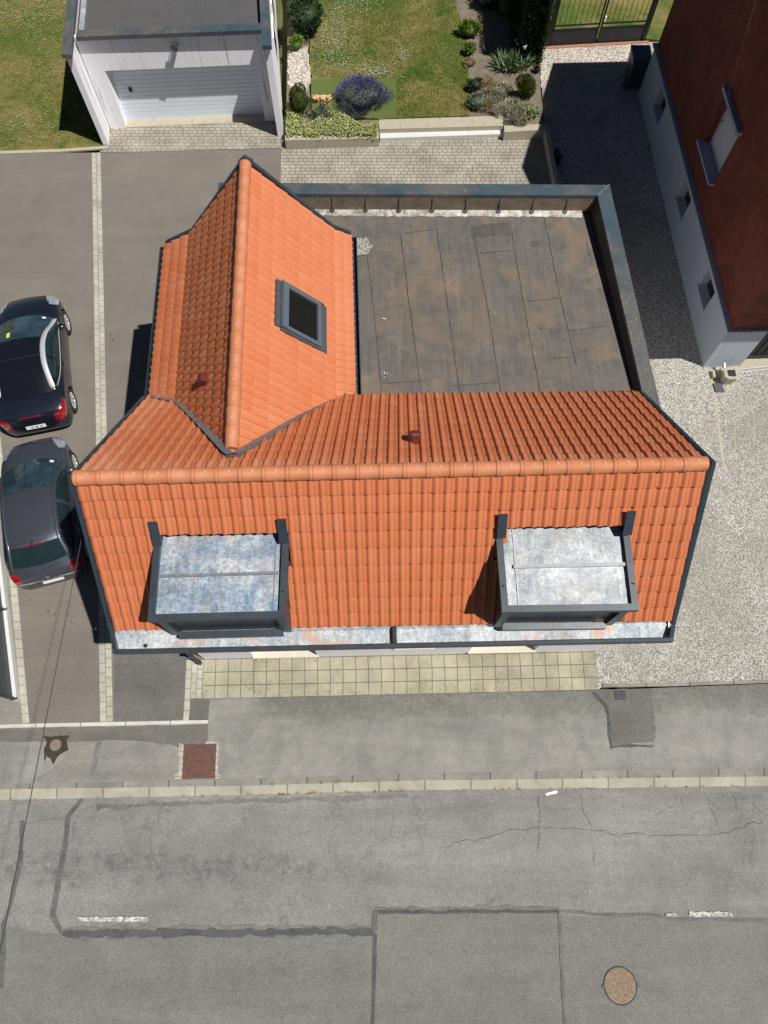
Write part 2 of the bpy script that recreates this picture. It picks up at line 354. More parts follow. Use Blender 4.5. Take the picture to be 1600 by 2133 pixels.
# ---------------------------------------------------------------- mesh building helpers
class MB:
    def __init__(s): s.v = []; s.f = []; s.uv = []; s.mi = []; s.tone = []; s.smooth = []
    def face(s, pts, uv=None, mi=0, tone=.5, smooth=False):
        i = len(s.v); s.v += [tuple(p) for p in pts]
        s.f.append(tuple(range(i, i + len(pts))))
        if uv is None: uv = auto_uv(pts)
        s.uv += [tuple(q) for q in uv]; s.mi.append(mi); s.tone += [tone] * len(pts); s.smooth.append(smooth)
    def grid(s, rows, mi=0, tone=.5, smooth=True, uv=None, close=False):
        """rows: list of equally long lists of points, shared vertices"""
        i0 = len(s.v); n = len(rows[0])
        for r in rows: s.v += [tuple(p) for p in r]
        for a in range(len(rows) - 1):
            for b in range(n - (0 if close else 1)):
                b2 = (b + 1) % n
                q = (i0 + a * n + b, i0 + a * n + b2, i0 + (a + 1) * n + b2, i0 + (a + 1) * n + b)
                s.f.append(q); s.mi.append(mi); s.tone += [tone] * 4; s.smooth.append(smooth)
                s.uv += [(b, a), (b + 1, a), (b + 1, a + 1), (b, a + 1)] if uv is None else [uv(x) for x in q]
    def box(s, o, ex, ey, ez, mi=0, tone=.5):
        """o corner, three edge vectors"""
        o, ex, ey, ez = Vector(o), Vector(ex), Vector(ey), Vector(ez)
        c = [o, o + ex, o + ex + ey, o + ey]; t = [p + ez for p in c]
        if ex.cross(ey).dot(ez) < 0: c.reverse(); t.reverse()
        s.face(list(reversed(c)), mi=mi, tone=tone); s.face(t, mi=mi, tone=tone)
        for k in range(4):
            s.face([c[k], c[(k + 1) % 4], t[(k + 1) % 4], t[k]], mi=mi, tone=tone)
    def abox(s, x0, y0, z0, x1, y1, z1, mi=0):
        s.box((x0, y0, z0), (x1 - x0, 0, 0), (0, y1 - y0, 0), (0, 0, z1 - z0), mi)
    def beam(s, p, q, w, h, up=(0, 0, 1), mi=0, drop=0.0):
        """bar from p to q, w wide, h high, its top face centred on the line (minus drop)"""
        p, q = Vector(p), Vector(q); d = (q - p).normalized(); side = d.cross(Vector(up)).normalized(); u = side.cross(d)
        s.box(p - side * w / 2 - u * (h + drop), q - p, side * w, u * h, mi)
    def tube(s, pts, r, seg=8, mi=0, cap=True, smooth=True):
        pts = [Vector(p) for p in pts]; rows = []
        rr = r if isinstance(r, (list, tuple)) else [r] * len(pts)
        ref = Vector((0, 0, 1))
        for k, p in enumerate(pts):
            d = (pts[min(k + 1, len(pts) - 1)] - pts[max(k - 1, 0)]).normalized()
            a = d.cross(ref)
            if a.length < 1e-3: a = d.cross(Vector((1, 0, 0)))
            a.normalize(); b = a.cross(d)
            rows.append([p + (a * math.cos(t) + b * math.sin(t)) * rr[k] for t in [2 * math.pi * j / seg for j in range(seg)]])
        s.grid(rows, mi, smooth=smooth, close=True)
        if cap:
            s.face(list(rows[0]), mi=mi); s.face(list(reversed(rows[-1])), mi=mi)
    def disc(s, c, r, n=32, mi=0, up=(0, 0, 1), z=0, ry=None):
        c = Vector(c); u = Vector(up).normalized(); a = u.orthogonal().normalized(); b = u.cross(a)
        s.face([c + a * r * math.cos(t) + b * (ry or r) * math.sin(t) for t in [2 * math.pi * j / n for j in range(n)]], mi=mi)
    def build(s, name, mats, parent=None, loc=None):
        me = bpy.data.meshes.new(name); me.from_pydata(s.v, [], s.f)
        if not isinstance(mats, (list, tuple)): mats = [mats]
        for m_ in mats: me.materials.append(MT[m_] if isinstance(m_, str) else m_)
        me.polygons.foreach_set('material_index', s.mi); me.polygons.foreach_set('use_smooth', s.smooth)
        uvl = me.uv_layers.new(name='UVMap'); uvl.data.foreach_set('uv', [x for q in s.uv for x in q])
        ca = me.color_attributes.new('tone', 'FLOAT_COLOR', 'CORNER')
        ca.data.foreach_set('color', [x for t in s.tone for x in ((t, t, t, 1) if isinstance(t, (int, float)) else (*t, 1))])
        me.update()
        o = bpy.data.objects.new(name, me); COL.objects.link(o)
        if loc is not None:
            me.transform(Matrix.Translation(-Vector(loc))); o.location = loc
        if parent is not None:
            o.parent = parent
            o.matrix_parent_inverse = Matrix.Translation(-Vector(parent.location)) if not parent.get('_local') and parent.type == 'EMPTY' else Matrix.Identity(4)
        return o
def auto_uv(pts):
    p0, p1, p2 = Vector(pts[0]), Vector(pts[1]), Vector(pts[2])
    n = (p1 - p0).cross(p2 - p0)
    if n.length < 1e-12: return [(0, 0)] * len(pts)
    n.normalize()
    if abs(n.z) > .75: return [(p[0], p[1]) for p in pts]
    t = Vector((-n.y, n.x, 0)).normalized()
    return [(Vector(p).dot(t), p[2]) for p in pts]
def tag(o, label=None, cat=None, group=None, kind=None):
    if label: o['label'] = label
    if cat: o['category'] = cat
    if group: o['group'] = group
    if kind: o['kind'] = kind
    return o
def thing(name, label, cat, loc=(0, 0, 0), group=None, rz=0.0, local=False):
    o = bpy.data.objects.new(name, None); COL.objects.link(o); o.location = loc; o.rotation_euler = (0, 0, rz)
    o.empty_display_size = .3
    if local: o['_local'] = 1
    return tag(o, label, cat, group)
def copy_tree(o, parent=None):
    c = o.copy(); COL.objects.link(c)
    if parent is not None: c.parent = parent; c.matrix_parent_inverse = o.matrix_parent_inverse.copy()
    for ch in o.children: copy_tree(ch, c)
    return c
def W(pts, h=0.0):           # polygon of survey points on one level
    return [P(x, y, h) for x, y in pts]
def jit(pts, step=.12, amp=.02):   # ragged outline
    out = []
    for k in range(len(pts)):
        a, b = pts[k], pts[(k + 1) % len(pts)]
        n = max(1, int((b - a).length / step))
        for j in range(n):
            p = a.lerp(b, j / n)
            out.append(p + Vector((random.uniform(-amp, amp), random.uniform(-amp, amp), 0)))
    return out
from mathutils.geometry import tessellate_polygon
def fill(mb, pts):
    for t in tessellate_polygon([[Vector((p.x, p.y, 0)) for p in pts]]):
        q = [pts[i] for i in t]; ar = (q[1].x - q[0].x) * (q[2].y - q[0].y) - (q[1].y - q[0].y) * (q[2].x - q[0].x)
        if abs(ar) < 1e-9: continue
        if ar < 0: q.reverse()
        mb.face(q)
def sheet(name, pix, z, mat, h=None, rag=0, step=.12, thick=0.0, kind='structure'):
    pts = W(pix, z if h is None else h)
    for p in pts: p.z = z
    if rag: pts = jit(pts, step, rag)
    # consistent upward normal
    ar = sum(a.x * b.y - b.x * a.y for a, b in zip(pts, pts[1:] + pts[:1]))
    if ar < 0: pts.reverse()
    mb = MB(); fill(mb, pts)
    if thick:
        for a, b in zip(pts, pts[1:] + pts[:1]):
            mb.face([a - V(0, 0, thick), b - V(0, 0, thick), b, a])
    o = mb.build(name, mat)
    if kind: o['kind'] = kind
    return o
def strip(name, quad, nu, nv, z, mat, thick=0.0, skew=None):
    """quad (TL, TR, BR, BL in survey pixels), UV runs 0..nu along the long side and 0..nv across"""
    tl, tr, br, bl = [P(x, y, z) for x, y in quad]
    mb = MB()
    mb.face([bl, br, tr, tl], uv=[(0, 0), (nu, 0), (nu, nv), (0, nv)])
    if thick:
        pts = [bl, br, tr, tl]
        for a, b in zip(pts, pts[1:] + pts[:1]): mb.face([a - V(0, 0, thick), b - V(0, 0, thick), b, a])
    o = mb.build(name, mat); o['kind'] = 'structure'
    return o
def band(name, pix, width, z, mat, rag=.3, step=.08, kind='structure', wf=None):
    """ribbon of uneven width along a line of survey points"""
    ps = W(pix, z); L = [];
    for a, b in zip(ps, ps[1:]):
        n = max(1, int((b - a).length / step))
        L += [a.lerp(b, j / n) for j in range(n)]
    L.append(ps[-1]); A = []; B = []
    ka, kb = ([random.uniform(-1, 1) for _ in range(len(L) // 5 + 3)] for _ in (0, 1))
    def sm(t, k):
        f = k / 5; i = int(f); u = f - i; u = u * u * (3 - 2 * u); return .7 * (t[i] * (1 - u) + t[i + 1] * u) + .3 * random.uniform(-1, 1)
    for k, p in enumerate(L):
        d = (L[min(k + 1, len(L) - 1)] - L[max(0, k - 1)]).normalized(); s = Vector((-d.y, d.x, 0))
        wd = width * (wf(k / len(L)) if wf else 1)
        A.append(p + s * wd / 2 * (1 + rag * sm(ka, k))); B.append(p - s * wd / 2 * (1 + rag * sm(kb, k)))
    mb = MB()
    for k in range(len(L) - 1): mb.face([B[k], B[k + 1], A[k + 1], A[k]])
    o = mb.build(name, mat)
    if kind: o['kind'] = kind
    return o

# ---------------------------------------------------------------- ground, roads and paving
ZR = -.06                       # carriageway level, pavement is 0
def build_ground():
    mb = MB(); mb.face([(-300, -200, -.25), (300, -200, -.25), (300, 500, -.25), (-300, 500, -.25)])
    m = M('field_grass', .95); n = m.noise(.6, 6); m.color(m.ramp(n, [(.3, (.05, .07, .02)), (.7, (.12, .11, .04))])); MT['field'] = m.m
    mb.build('ground', 'field')['kind'] = 'structure'
    # carriageway
    sheet('road', [(-900, 1668), (0, 1665), (500, 1655), (850, 1645), (1600, 1636), (2500, 1627), (2500, 2900), (-900, 2900)], ZR, 'asphalt_road', thick=.1)
    sheet('road_patch', [(783, 1903), (1165, 1903), (1172, 2150), (1180, 2700), (776, 2700), (781, 2150)], ZR + .004, 'asphalt_patch', rag=.01)
    sheet('road_patch', [(1170, 1908), (1600, 1917), (2500, 1930), (2500, 2700), (1184, 2700), (1176, 2150)], ZR + .004, 'asphalt_patch', rag=.01)
    sheet('road_patch', [(126, 1948), (450, 1945), (778, 1940), (777, 2700), (-40, 2700), (-8, 2200), (0, 1990), (15, 1930)], ZR + .004, 'asphalt_patch', rag=.01)
    z = ZR + .008
    band('road_seam', [(172, 1664), (142, 1700), (134, 1760), (120, 1850), (110, 1905), (130, 1944)], .11, z, 'tar_mid', .45)
    band('road_seam', [(128, 1944), (300, 1943), (500, 1941), (781, 1939)], .22, z + .002, 'tar_worn', .5, .03)
    band('road_seam', [(130, 1945), (300, 1944), (500, 1942), (781, 1940)], .13, z + .006, 'tar', .6, .03)
    band('road_seam', [(781, 1939), (782, 1898)], .1, z + .008, 'tar_mid', .4)
    band('road_seam', [(782, 1896), (900, 1898), (1000, 1895), (1165, 1896)], .15, z, 'tar_worn', .5, .03)
    band('road_seam', [(782, 1899), (900, 1900), (1000, 1898), (1165, 1899)], .06, z + .006, 'tar', .7, .03)
    band('road_edge', [(-200, 1668), (0, 1669), (500, 1660), (850, 1650), (1600, 1641), (2200, 1632)], .14, ZR + .004, 'asphalt_pavement', .5, .06)
    band('road_edge', [(200, 1682), (330, 1676), (500, 1669), (640, 1664), (850, 1658)], .10, ZR + .006, 'tar_worn', .95, .04)

    band('road_seam', [(1165, 1897), (1240, 1905), (1360, 1906), (1400, 1914), (1700, 1918)], .06, z + .004, 'tar_worn', .5)
    band('road_seam', [(781, 1945), (779, 2050), (776, 2140), (770, 2400)], .075, z + .004, 'tar', .3)
    band('road_seam', [(1166, 1903), (1171, 2030), (1178, 2140), (1190, 2400)], .065, z + .008, 'tar_worn', .3)
    band('road_seam', [(46, 1710), (42, 1790), (25, 1870), (8, 1925), (4, 2010), (0, 2060)], .1, z, 'tar_mid', .5)
    # cracks wandering over the carriageway
    for pix in ([(990, 1752), (1070, 1728), (1150, 1726), (1260, 1730), (1290, 1745), (1310, 1736), (1400, 1742), (1490, 1738), (1540, 1728), (1560, 1716), (1600, 1712)],
                [(1210, 1655), (1216, 1690), (1240, 1722)], [(1470, 1660), (1490, 1700), (1498, 1722)], [(1122, 1660), (1125, 1700), (1120, 1790)],
                [(1530, 1652), (1538, 1700)], [(930, 1770), (950, 1753), (1010, 1750)], [(1420, 1662), (1428, 1700)], [(1236, 1760), (1238, 1800)]):
        q = []
        for a, b in zip(pix, pix[1:]):
            for k in range(6): q.append((a[0] + (b[0] - a[0]) * k / 6 + random.uniform(-3, 3), a[1] + (b[1] - a[1]) * k / 6 + random.uniform(-3, 3)))
        band('road_crack', q, .007, z + .012, 'tar_worn', .8, .05)
    # worn lane dashes
    m = M('worn_paint', .8); n = m.noise(16, 5, .75); m.color(m.ramp(n, [(.44, (.22, .215, .195)), (.54, (.52, .51, .45)), (.72, (.74, .73, .66))])); MT['worn_paint'] = m.m
    for q in ([(163, 1910), (306, 1909), (309, 1919), (165, 1919)], [(1434, 1899), (1524, 1899), (1526, 1909), (1436, 1909)], [(1386, 1902), (1410, 1902), (1410, 1909), (1388, 1909)]):
        sheet('lane_marking', q, z + .016, 'worn_paint', rag=.012, step=.05)
    sheet('lane_marking', [(1135, 1654), (1158, 1647), (1163, 1648), (1160, 1653), (1138, 1657)], z + .002, 'white_paint', rag=.01, step=.04)
    # gutter stones and kerb, kerb is a real step
    def edge(xs, ya, yb): return [(x, y) for x, y in zip(xs, ya)], [(x, y) for x, y in zip(xs, yb)]
    xs = [-900, 0, 500, 850, 1600, 2500]
    kt = [1640, 1633, 1623, 1611, 1600, 1588]; kb = [1652, 1644, 1637, 1626, 1617, 1607]; gb = [1674, 1666, 1656, 1646, 1637, 1627]
    for name, ya, yb, zz, mt in (('kerb', kt, kb, .004, 'kerb_stone'), ('gutter', kb, gb, ZR + .02, 'gutter_stone')):
        mb = MB(); u = 0 if name == 'kerb' else .43
        for i in range(5):
            a, b = P(xs[i], ya[i], zz), P(xs[i + 1], ya[i + 1], zz); c, d = P(xs[i + 1], yb[i + 1], zz), P(xs[i], yb[i], zz)
            l = (b - a).length
            mb.face([d, c, b, a], uv=[(u, .2), (u + l, .2), (u + l, .8), (u, .8)])
            mb.face([d - V(0, 0, .1), c - V(0, 0, .1), c, d], uv=[(u, .2), (u + l, .2), (u + l, .8), (u, .8)])
            u += l
        mb.build(name, mt)['kind'] = 'structure'
    # pavement
    sheet('pavement', [(-900, 1520), (0, 1513), (433, 1503), (437, 1455), (700, 1448), (1243, 1438), (1600, 1424), (2500, 1390), (2500, 1590), (1600, 1602), (850, 1613), (500, 1625), (0, 1635), (-900, 1642)], 0, 'pavement_main', thick=.1)
    sheet('pavement_patch', [(0, 1518), (433, 1509), (432, 1540), (425, 1572), (395, 1570), (360, 1552), (300, 1545), (240, 1540), (190, 1545), (0, 1545)], .004, 'asphalt_dark', rag=.012)
    sheet('pavement_patch', [(190, 1548), (300, 1548), (360, 1560), (400, 1572), (380, 1612), (360, 1622), (165, 1628), (60, 1630), (110, 1600), (150, 1560)], .004, 'asphalt_pavement', rag=.02)
    band('pavement_crack', [(205, 1545), (198, 1590), (190, 1618)], .09, .010, 'tar_worn', .8, .04)
    sheet('pavement_patch', [(1243, 1436), (1358, 1434), (1362, 1545), (1275, 1552), (1270, 1490)], .004, 'asphalt_dark', rag=.01)
    band('pavement_seam', [(1236, 1442), (1262, 1470), (1268, 1490), (1270, 1525), (1274, 1560)], .07, .008, 'tar', .7, .04)
    band('pavement_seam', [(1274, 1556), (1305, 1553), (1362, 1554)], .05, .012, 'tar', .8, .04)
    band('pavement_seam', [(1357, 1436), (1360, 1480), (1364, 1540)], .05, .008, 'tar_worn', .9, .04)
    # driveway, right hand lane and parking court
    sheet('driveway', [(-400, 322), (0, 318), (190, 318), (586, 309), (600, 300), (1200, 280), (1200, 700), (900, 900), (500, 1360), (388, 1500), (232, 1504), (60, 1508), (22, 1181), (-20, 800), (-200, 500)], 0, 'asphalt_drive', thick=.1)
    sheet('driveway', [(-900, 700), (-120, 860), (17, 1181), (47, 1508), (-900, 1522)], -.004, 'asphalt_pavement', thick=.1)
    sheet('driveway_patch', [(238, 1350), (420, 1345), (385, 1400), (381, 1500), (238, 1502)], .004, 'asphalt_dark')
    sheet('driveway_patch', [(397, 1456), (437, 1455), (433, 1498), (395, 1500)], .004, 'asphalt_dark')
    # cobble strips
    def cob(q, rows, z=.006, name='cobble_strip'):
        a, b = P(*q[0]), P(*q[3]); l = (a - b).length
        tl, tr, br, bl = [P(x, y, z) for x, y in q]
        mb = MB(); mb.face([bl, br, tr, tl], uv=[(0, 0), (0, -.13 * rows), (l, -.13 * rows), (l, 0)])
        mb.build(name, 'cobble_strip')['kind'] = 'structure'
    cob([(191, 318), (210, 318), (236, 1503), (208, 1504)], 2)
    cob([(17, 1181), (33, 1181), (62, 1506), (46, 1508)], 1)
    cob([(-14, 900), (0, 900), (33, 1181), (17, 1181)], 1)
    cob([(388, 1375), (424, 1375), (420, 1455), (384, 1455)], 3)
    cob([(384, 1455), (397, 1455), (394, 1501), (381, 1501)], 1, .008)
    # low white edging row in front of the driveway and beside the lawn
    blocks('edging_stone', (.54, .53, .47), (.47, .46, .41), (.2, .19, .15), 1.0, 5, .012, 0)
    def edging(pix, wid, z=.02, mat='edging_stone', name='edging'):
        ps = W(pix, z); mb = MB(); u = 0
        for a, b in zip(ps, ps[1:]):
            d = (b - a); l = d.length; s = Vector((-d.y, d.x, 0)).normalized() * wid / 2
            uv = [(u, .2), (u + l, .2), (u + l, .8), (u, .8)]
            mb.face([a - s, b - s, b + s, a + s], uv=uv)
            for e in (s, -s):
                mb.face([a + e - V(0, 0, .05), b + e - V(0, 0, .05), b + e, a + e], uv=uv)
            u += l
        mb.build(name, mat)['kind'] = 'structure'
    edging([(-300, 1516), (0, 1513), (62, 1511), (220, 1508), (433, 1503)], .075)
    edging([(-300, 330), (0, 317), (125, 313), (226, 306)], .12, .03, 'concrete')
    edging([(1255, 1428), (1400, 1426), (1600, 1419), (2200, 1395)], .07, .03, 'kerb_stone')
    edging([(1480, 770), (1492, 850), (1505, 950), (1512, 985)], .07, .012, 'concrete')
    # slab terrace along the front wall
    strip('terrace', [(424, 1366), (1238, 1350), (1246, 1437), (420, 1456)], 31, 3.28, .012, 'slab_tiles', .05)
    # gravel court on the right and between the houses
    sheet('gravel_court', [(1128, 92), (1340, 88), (1700, 80), (2600, 300), (2500, 1386), (1600, 1416), (1255, 1430), (1246, 1437), (1238, 1350), (1100, 1000), (1000, 600), (1150, 380), (1135, 258), (1122, 100)], .008, 'gravel', thick=.1)
    sheet('gravel_path', [(1122, 92), (1345, 84), (1350, 128), (1168, 138), (1140, 200), (1128, 180)], .012, 'gravel_white', rag=.03)
    # block paving before the garage and behind the annex
    sheet('block_paving', [(226, 260), (600, 240), (600, 300), (586, 308), (205, 318), (226, 303)], .012, 'block_paving')
    sheet('block_paving', [(586, 296), (790, 293), (1050, 284), (1140, 280), (1160, 400), (1160, 470), (583, 470)], .016, 'block_paving')
    for i in range(26):      # oil drops on the left lane
        x, y = random.choice(((97, 1274), (101, 1284), (113, 1282), (147, 1286), (150, 1296), (158, 1293), (232, 700), (25, 1380), (60, 1250), (190, 700), (330, 1390), (120, 1350))); x += random.gauss(0, 3); y += random.gauss(0, 3)
        r_ = random.uniform(.8, 2.4); sheet('oil_drop', [(x + math.cos(a) * r_ * random.uniform(.7, 1.2), y + math.sin(a) * r_ * random.uniform(.7, 1.2)) for a in [j * .9 for j in range(7)]], .006 + i * .0001, 'tar')
build_ground()

# left lawn and garden
m = M('lawn_ground', .95, 0, .2)
n = m.noise(.55, 6, .7, .6); n2 = m.noise(3.0, 6, .75, .5, off=3); g = m.noise(60, 4, .8)
c = m.ramp(n, [(.38, (.060, .120, .018)), (.47, (.13, .150, .034)), (.60, (.24, .195, .072))])
c = m.mix(.6, c, m.ramp(n2, [(.3, .2), (.7, .8)]), 'SOFT_LIGHT'); c = m.mix(.85, c, m.ramp(g, [(.3, .1), (.7, .9)]), 'SOFT_LIGHT')
m.color(c).bump(g, .03, 1.0); MT['lawn'] = m.m
GH = .28                    # the back garden stands this much above the yard
sheet('lawn', [(-500, 326), (0, 314), (125, 310), (222, 303), (260, 150), (200, -300), (-900, -300)], .02, 'lawn', thick=.1)
sheet('lawn', [(640, -300), (655, 0), (645, 100), (650, 240), (790, 247), (978, 240), (975, 100), (950, 0), (925, -300)], GH, 'lawn', thick=.3)
m = M('turf_mat', .9); g = m.noise(40, 4, .7); m.color(m.ramp(g, [(.3, (.065, .10, .02)), (.7, (.125, .155, .036))])).bump(g, .02); MT['turf'] = m.m
sheet('turf_strip', [(650, 166), (825, 162), (826, 243), (650, 250)], GH + .006, 'turf', rag=.03, step=.06)
sheet('garden_bed', [(925, -300), (950, 0), (975, 100), (978, 244), (1045, 244), (1050, 268), (1136, 262), (1126, 190), (1122, 92), (1122, 0), (1120, -300)], GH - .02, 'soil', thick=.3)
sheet('planting_bed', [(560, -300), (600, 0), (596, 284), (790, 280), (790, 250), (650, 250), (640, 120), (655, 0), (640, -300)], GH - .02, 'soil', thick=.3)
sheet('gravel_path', [(602, 110), (642, 95), (650, 160), (640, 190), (612, 200), (600, 170)], GH, 'gravel_white', rag=.05)
sheet('lawn', [(1150, 88), (1345, 80), (1420, 90), (1420, -100), (1600, -600), (1100, -600)], .03, 'lawn', thick=.1)
# ---------------------------------------------------------------- roof tiles
CW = .173                     # width of one tile roll
SHARP = [(0, 0), (.05, .006), (.11, .030), (.20, .040), (.32, .034), (.46, .016), (.56, .006), (.60, .003), (.63, .008), (.80, .006), (.97, .004)]
SOFT = [(0, .001), (.08, .007), (.17, .021), (.26, .029), (.36, .029), (.47, .019), (.56, .010), (.585, .006), (.61, .009), (.80, .005), (.97, .002)]
FLAT = [(0, 0), (.05, .014), (.11, .026), (.19, .026), (.30, .012), (.40, .005), (.56, .004), (.60, .004), (.63, .004), (.80, .004), (.97, .002)]
def tiled(mb, A, B, C, D, nc, nr, flip=False, tonef=None, first=.012, lift=.030, prof=SOFT, sig=.045, skip=None):
    """A,B along the eave, D,C along the top. Every tile has a steep sided roll and a raised lower edge."""
    A, B, C, D = map(Vector, (A, B, C, D))
    n = (B - A).cross(D - A).normalized()
    if flip: prof = [(1 - u, h) for u, h in reversed(prof)]
    def pt(u, v, h): return A.lerp(B, u).lerp(D.lerp(C, u), v) + n * h
    for r in range(nr):
        v0, v1 = r / nr - (.012 if r else .0), (r + 1) / nr
        for c in range(nc):
            if skip and skip(pt((c + .5) / nc, (r + .45) / nr, 0)): continue
            t = random.gauss(.5, sig)
            if tonef: t = tonef(c / nc, r / nr, t)
            t = max(0, min(1, t))
            dv = random.uniform(-.003, .003); dh = random.uniform(0, .004)
            us = [(c + u) / nc for u, h in prof] + [(c + 1.0) / nc]
            hs = [h for u, h in prof] + [prof[0][1] if not flip else .0]
            if flip: us = [(c + 0) / nc] + us[:-1]; hs = [.004] + hs[:-1]; us.append((c + 1) / nc); hs.append(0)
            lo = [pt(u, v0 + dv, first + h + lift * .2) for u, h in zip(us, hs)]
            le = [pt(u, v0 + dv - .002, first + h + lift + dh) for u, h in zip(us, hs)]
            l2 = [pt(u, v0 + dv + .02 / nr * 1.0, first + h + lift + .004 + dh) for u, h in zip(us, hs)]
            up = [pt(u, v1 + .01, first + h * .92) for u, h in zip(us, hs)]
            mb.grid([lo, le], tone=t, smooth=False)
            mb.grid([le, l2, up], tone=t, smooth=True)
def ridge_caps(mb, A, B, n, r, nail=None, overhang=0.0):
    A, B = Vector(A), Vector(B); d = (B - A).normalized(); side = d.cross(Vector((0, 0, 1))).normalized(); up = side.cross(d)
    L = (B - A).length / n
    for k in range(n):
        o = A + d * L * k; t = random.uniform(0, 1); e = random.uniform(-.003, .003)
        prof = [(0, 1.03), (.006, 1.06), (.045, 1.06), (.049, 1.025), (.056, 1.025), (.06, 1.055), (.085, 1.05), (.09, 1.0), (L * .98, .975), (L + .03, .97)]
        rows = []
        for x, q in prof:
            rr = r * q
            rows.append([o + d * x + side * rr * math.sin(a) + up * (rr * math.cos(a) + e) for a in [math.radians(-118 + 236 * j / 16) for j in range(17)]])
        mb.grid(rows, tone=t)
        mb.face(list(reversed(rows[0])), tone=t)
        if nail is not None:
            c = o + d * L * .62 + up * (r * .99)
            nail.append(c + up * .004)
    c = B + d * .03; mb.face([c + side * r * math.sin(a) + up * r * .95 * math.cos(a) for a in [math.radians(-118 + 236 * j / 16) for j in range(17)]])

# ---------------------------------------------------------------- the house with the orange roofs
HR, HE, HB = 6.80, 4.50, 4.60
FL, FR = P(240, 1309, HE), P(1397, 1289, HE)
RL, RR = P(156, 996, HR), P(1472, 966, HR)
BL, BR = P(307, 831, HB), P(1330, 821, HB)
house = thing('house', 'white rendered house with orange tiled roofs, two zinc topped dormers and a flat roofed annex', 'house', (0, 6.0, 0))
NAIL = []
def put_nails(pts, par):
    for p in pts:
        if not NAIL:
            q = MB(); q.tube([V(0, 0, -.012), V(0, 0, .007)], .012, 8); o = q.build('nail', 'screw_head', par); NAIL.append(o)
        else:
            o = NAIL[0].copy(); COL.objects.link(o); o.parent = par
        o.location = p
nF = (FR - FL).cross(RL - FL).normalized()
nB = (BL - BR).cross(RR - BR).normalized()
WD = Vector((.038, -1, 0)).normalized()       # the way the rear wing runs towards the street
W1 = P(511, 342, 6.34)
L1, K1 = P(345, 512, 4.40), P(399, 487, 4.74)
R1, Q1 = P(731, 492, 4.42), P(693, 478, 4.74)
def run(p, n): return p + WD * CW * n
_n = (run(Q1, 0) - run(Q1, 30)).cross(W1 - Q1).normalized()
SQ = [on_plane(x, y, Q1 + _n * .05, _n) for x, y in ((583, 575), (583, 676), (680, 734), (680, 636))]

def in_quad(p, q):
    s = 0
    for a, b in zip(q, q[1:] + q[:1]):
        k = (b.x - a.x) * (p.y - a.y) - (b.y - a.y) * (p.x - a.x)
        s += 1 if k > 0 else -1
    return abs(s) == len(q)
def _on(x, y): return on_plane(x, y, FL, nF)
DQ = [[_on(334, 1121), _on(352, 1500), _on(610, 1500), _on(594, 1113)], [_on(1046, 1101), _on(1038, 1500), _on(1290, 1500), _on(1300, 1094)]]
mb = MB(); tiled(mb, FL, FR, RR, RL, 55, 9, skip=lambda p: any(in_quad(p, q) for q in DQ))
mb.build('roof_front', 'tile', house)
def tone_back(u, v, t):       # dusty upper rows and a pale run along the valley on the left
    x = 1 - u
    if v > .8: t += .22
    if x < .25 and .10 < v < .8: t -= .08
    if x < .06: t += .25
    return t
mb = MB(); tiled(mb, BR, BL, RL, RR, 55, 10, flip=True, tonef=tone_back, prof=SHARP, sig=.07)
mb.build('roof_back', 'tile', house)
mb = MB()
tiled(mb, run(L1, 0), run(L1, 25), run(K1, 25), run(K1, 0), 25, 3, tonef=lambda u, v, t: t + (.25 if u > .93 else 0), prof=FLAT, sig=.09)
tiled(mb, run(K1, 0), run(K1, 36), run(W1, 36), run(W1, 0), 36, 7, prof=FLAT, sig=.09)
mb.build('roof_wing_left', 'tile', house)
mb = MB()
tiled(mb, run(R1, 25), run(R1, 0), run(Q1, 0), run(Q1, 25), 25, 2, flip=True, tonef=lambda u, v, t: t + .2, prof=FLAT, lift=.014, sig=.03)
tiled(mb, run(Q1, 36), run(Q1, 0), run(W1, 0), run(W1, 36), 36, 7, flip=True, tonef=lambda u, v, t: t + .08, prof=FLAT, lift=.016, sig=.035, skip=lambda p: in_quad(p, SQ))
mb.build('roof_wing_right', 'tile', house)

nails = []; mb = MB()
ridge_caps(mb, RL + V(.0, 0, .0), RR + V(-.04, 0, .0), 27, .118, nails)
rc = mb.build('ridge_cap', 'ridge', house); put_nails(nails, rc)
nails = []; mb = MB()
w_end = on_plane(484, 940, BL, nB)
ridge_caps(mb, W1 + V(0, 0, .0), run(W1, 35.6), 17, .113, nails)
rc = mb.build('ridge_cap', 'ridge', house); put_nails(nails, rc)

# verges, eave gutters
def trim(name, pts, w=.065, h=.13, mat='anth', off=(0, 0, 0), up=(0, 0, 1)):
    mb = MB()
    for a, b in zip(pts, pts[1:]): mb.beam(Vector(a) + Vector(off), Vector(b) + Vector(off), w, h, up)
    return mb.build(name, mat, house)
xo = V(-.055, 0, .05)
trim('verge', [FL + xo + V(0, -.1, -.1), RL + xo, BL + xo + V(0, .05, -.02)])
xo = V(.055, 0, .05)
trim('verge', [FR + xo + V(0, -.1, -.1), RR + xo + V(.04, 0, 0), BR + xo + V(0, .05, -.02)])
yo = V(0, .07, .05)
trim('verge', [L1 + yo, K1 + yo, W1 + yo + V(0, 0, .08)], .08, .2)
trim('verge', [W1 + yo + V(0, 0, .08), Q1 + yo, R1 + yo], .08, .2)
def side_gutter(a, b, out, w=.11):
    a, b, out = Vector(a), Vector(b), Vector(out).normalized(); mb = MB()
    z = V(0, 0, 1)
    mb.box(a + out * w - z * .12, b - a, out * .018, z * .12); mb.box(a - z * .12, b - a, out * w, z * .015)
    for e in (a, b): mb.box(e - z * .12, (b - a).normalized() * .012, out * w, z * .11)
    return mb.build('eave_gutter', 'anth', house)
side_gutter(run(L1, 0) + V(0, 0, -.02), run(L1, 21.6) + V(0, 0, -.02), (-1, -.04, 0))
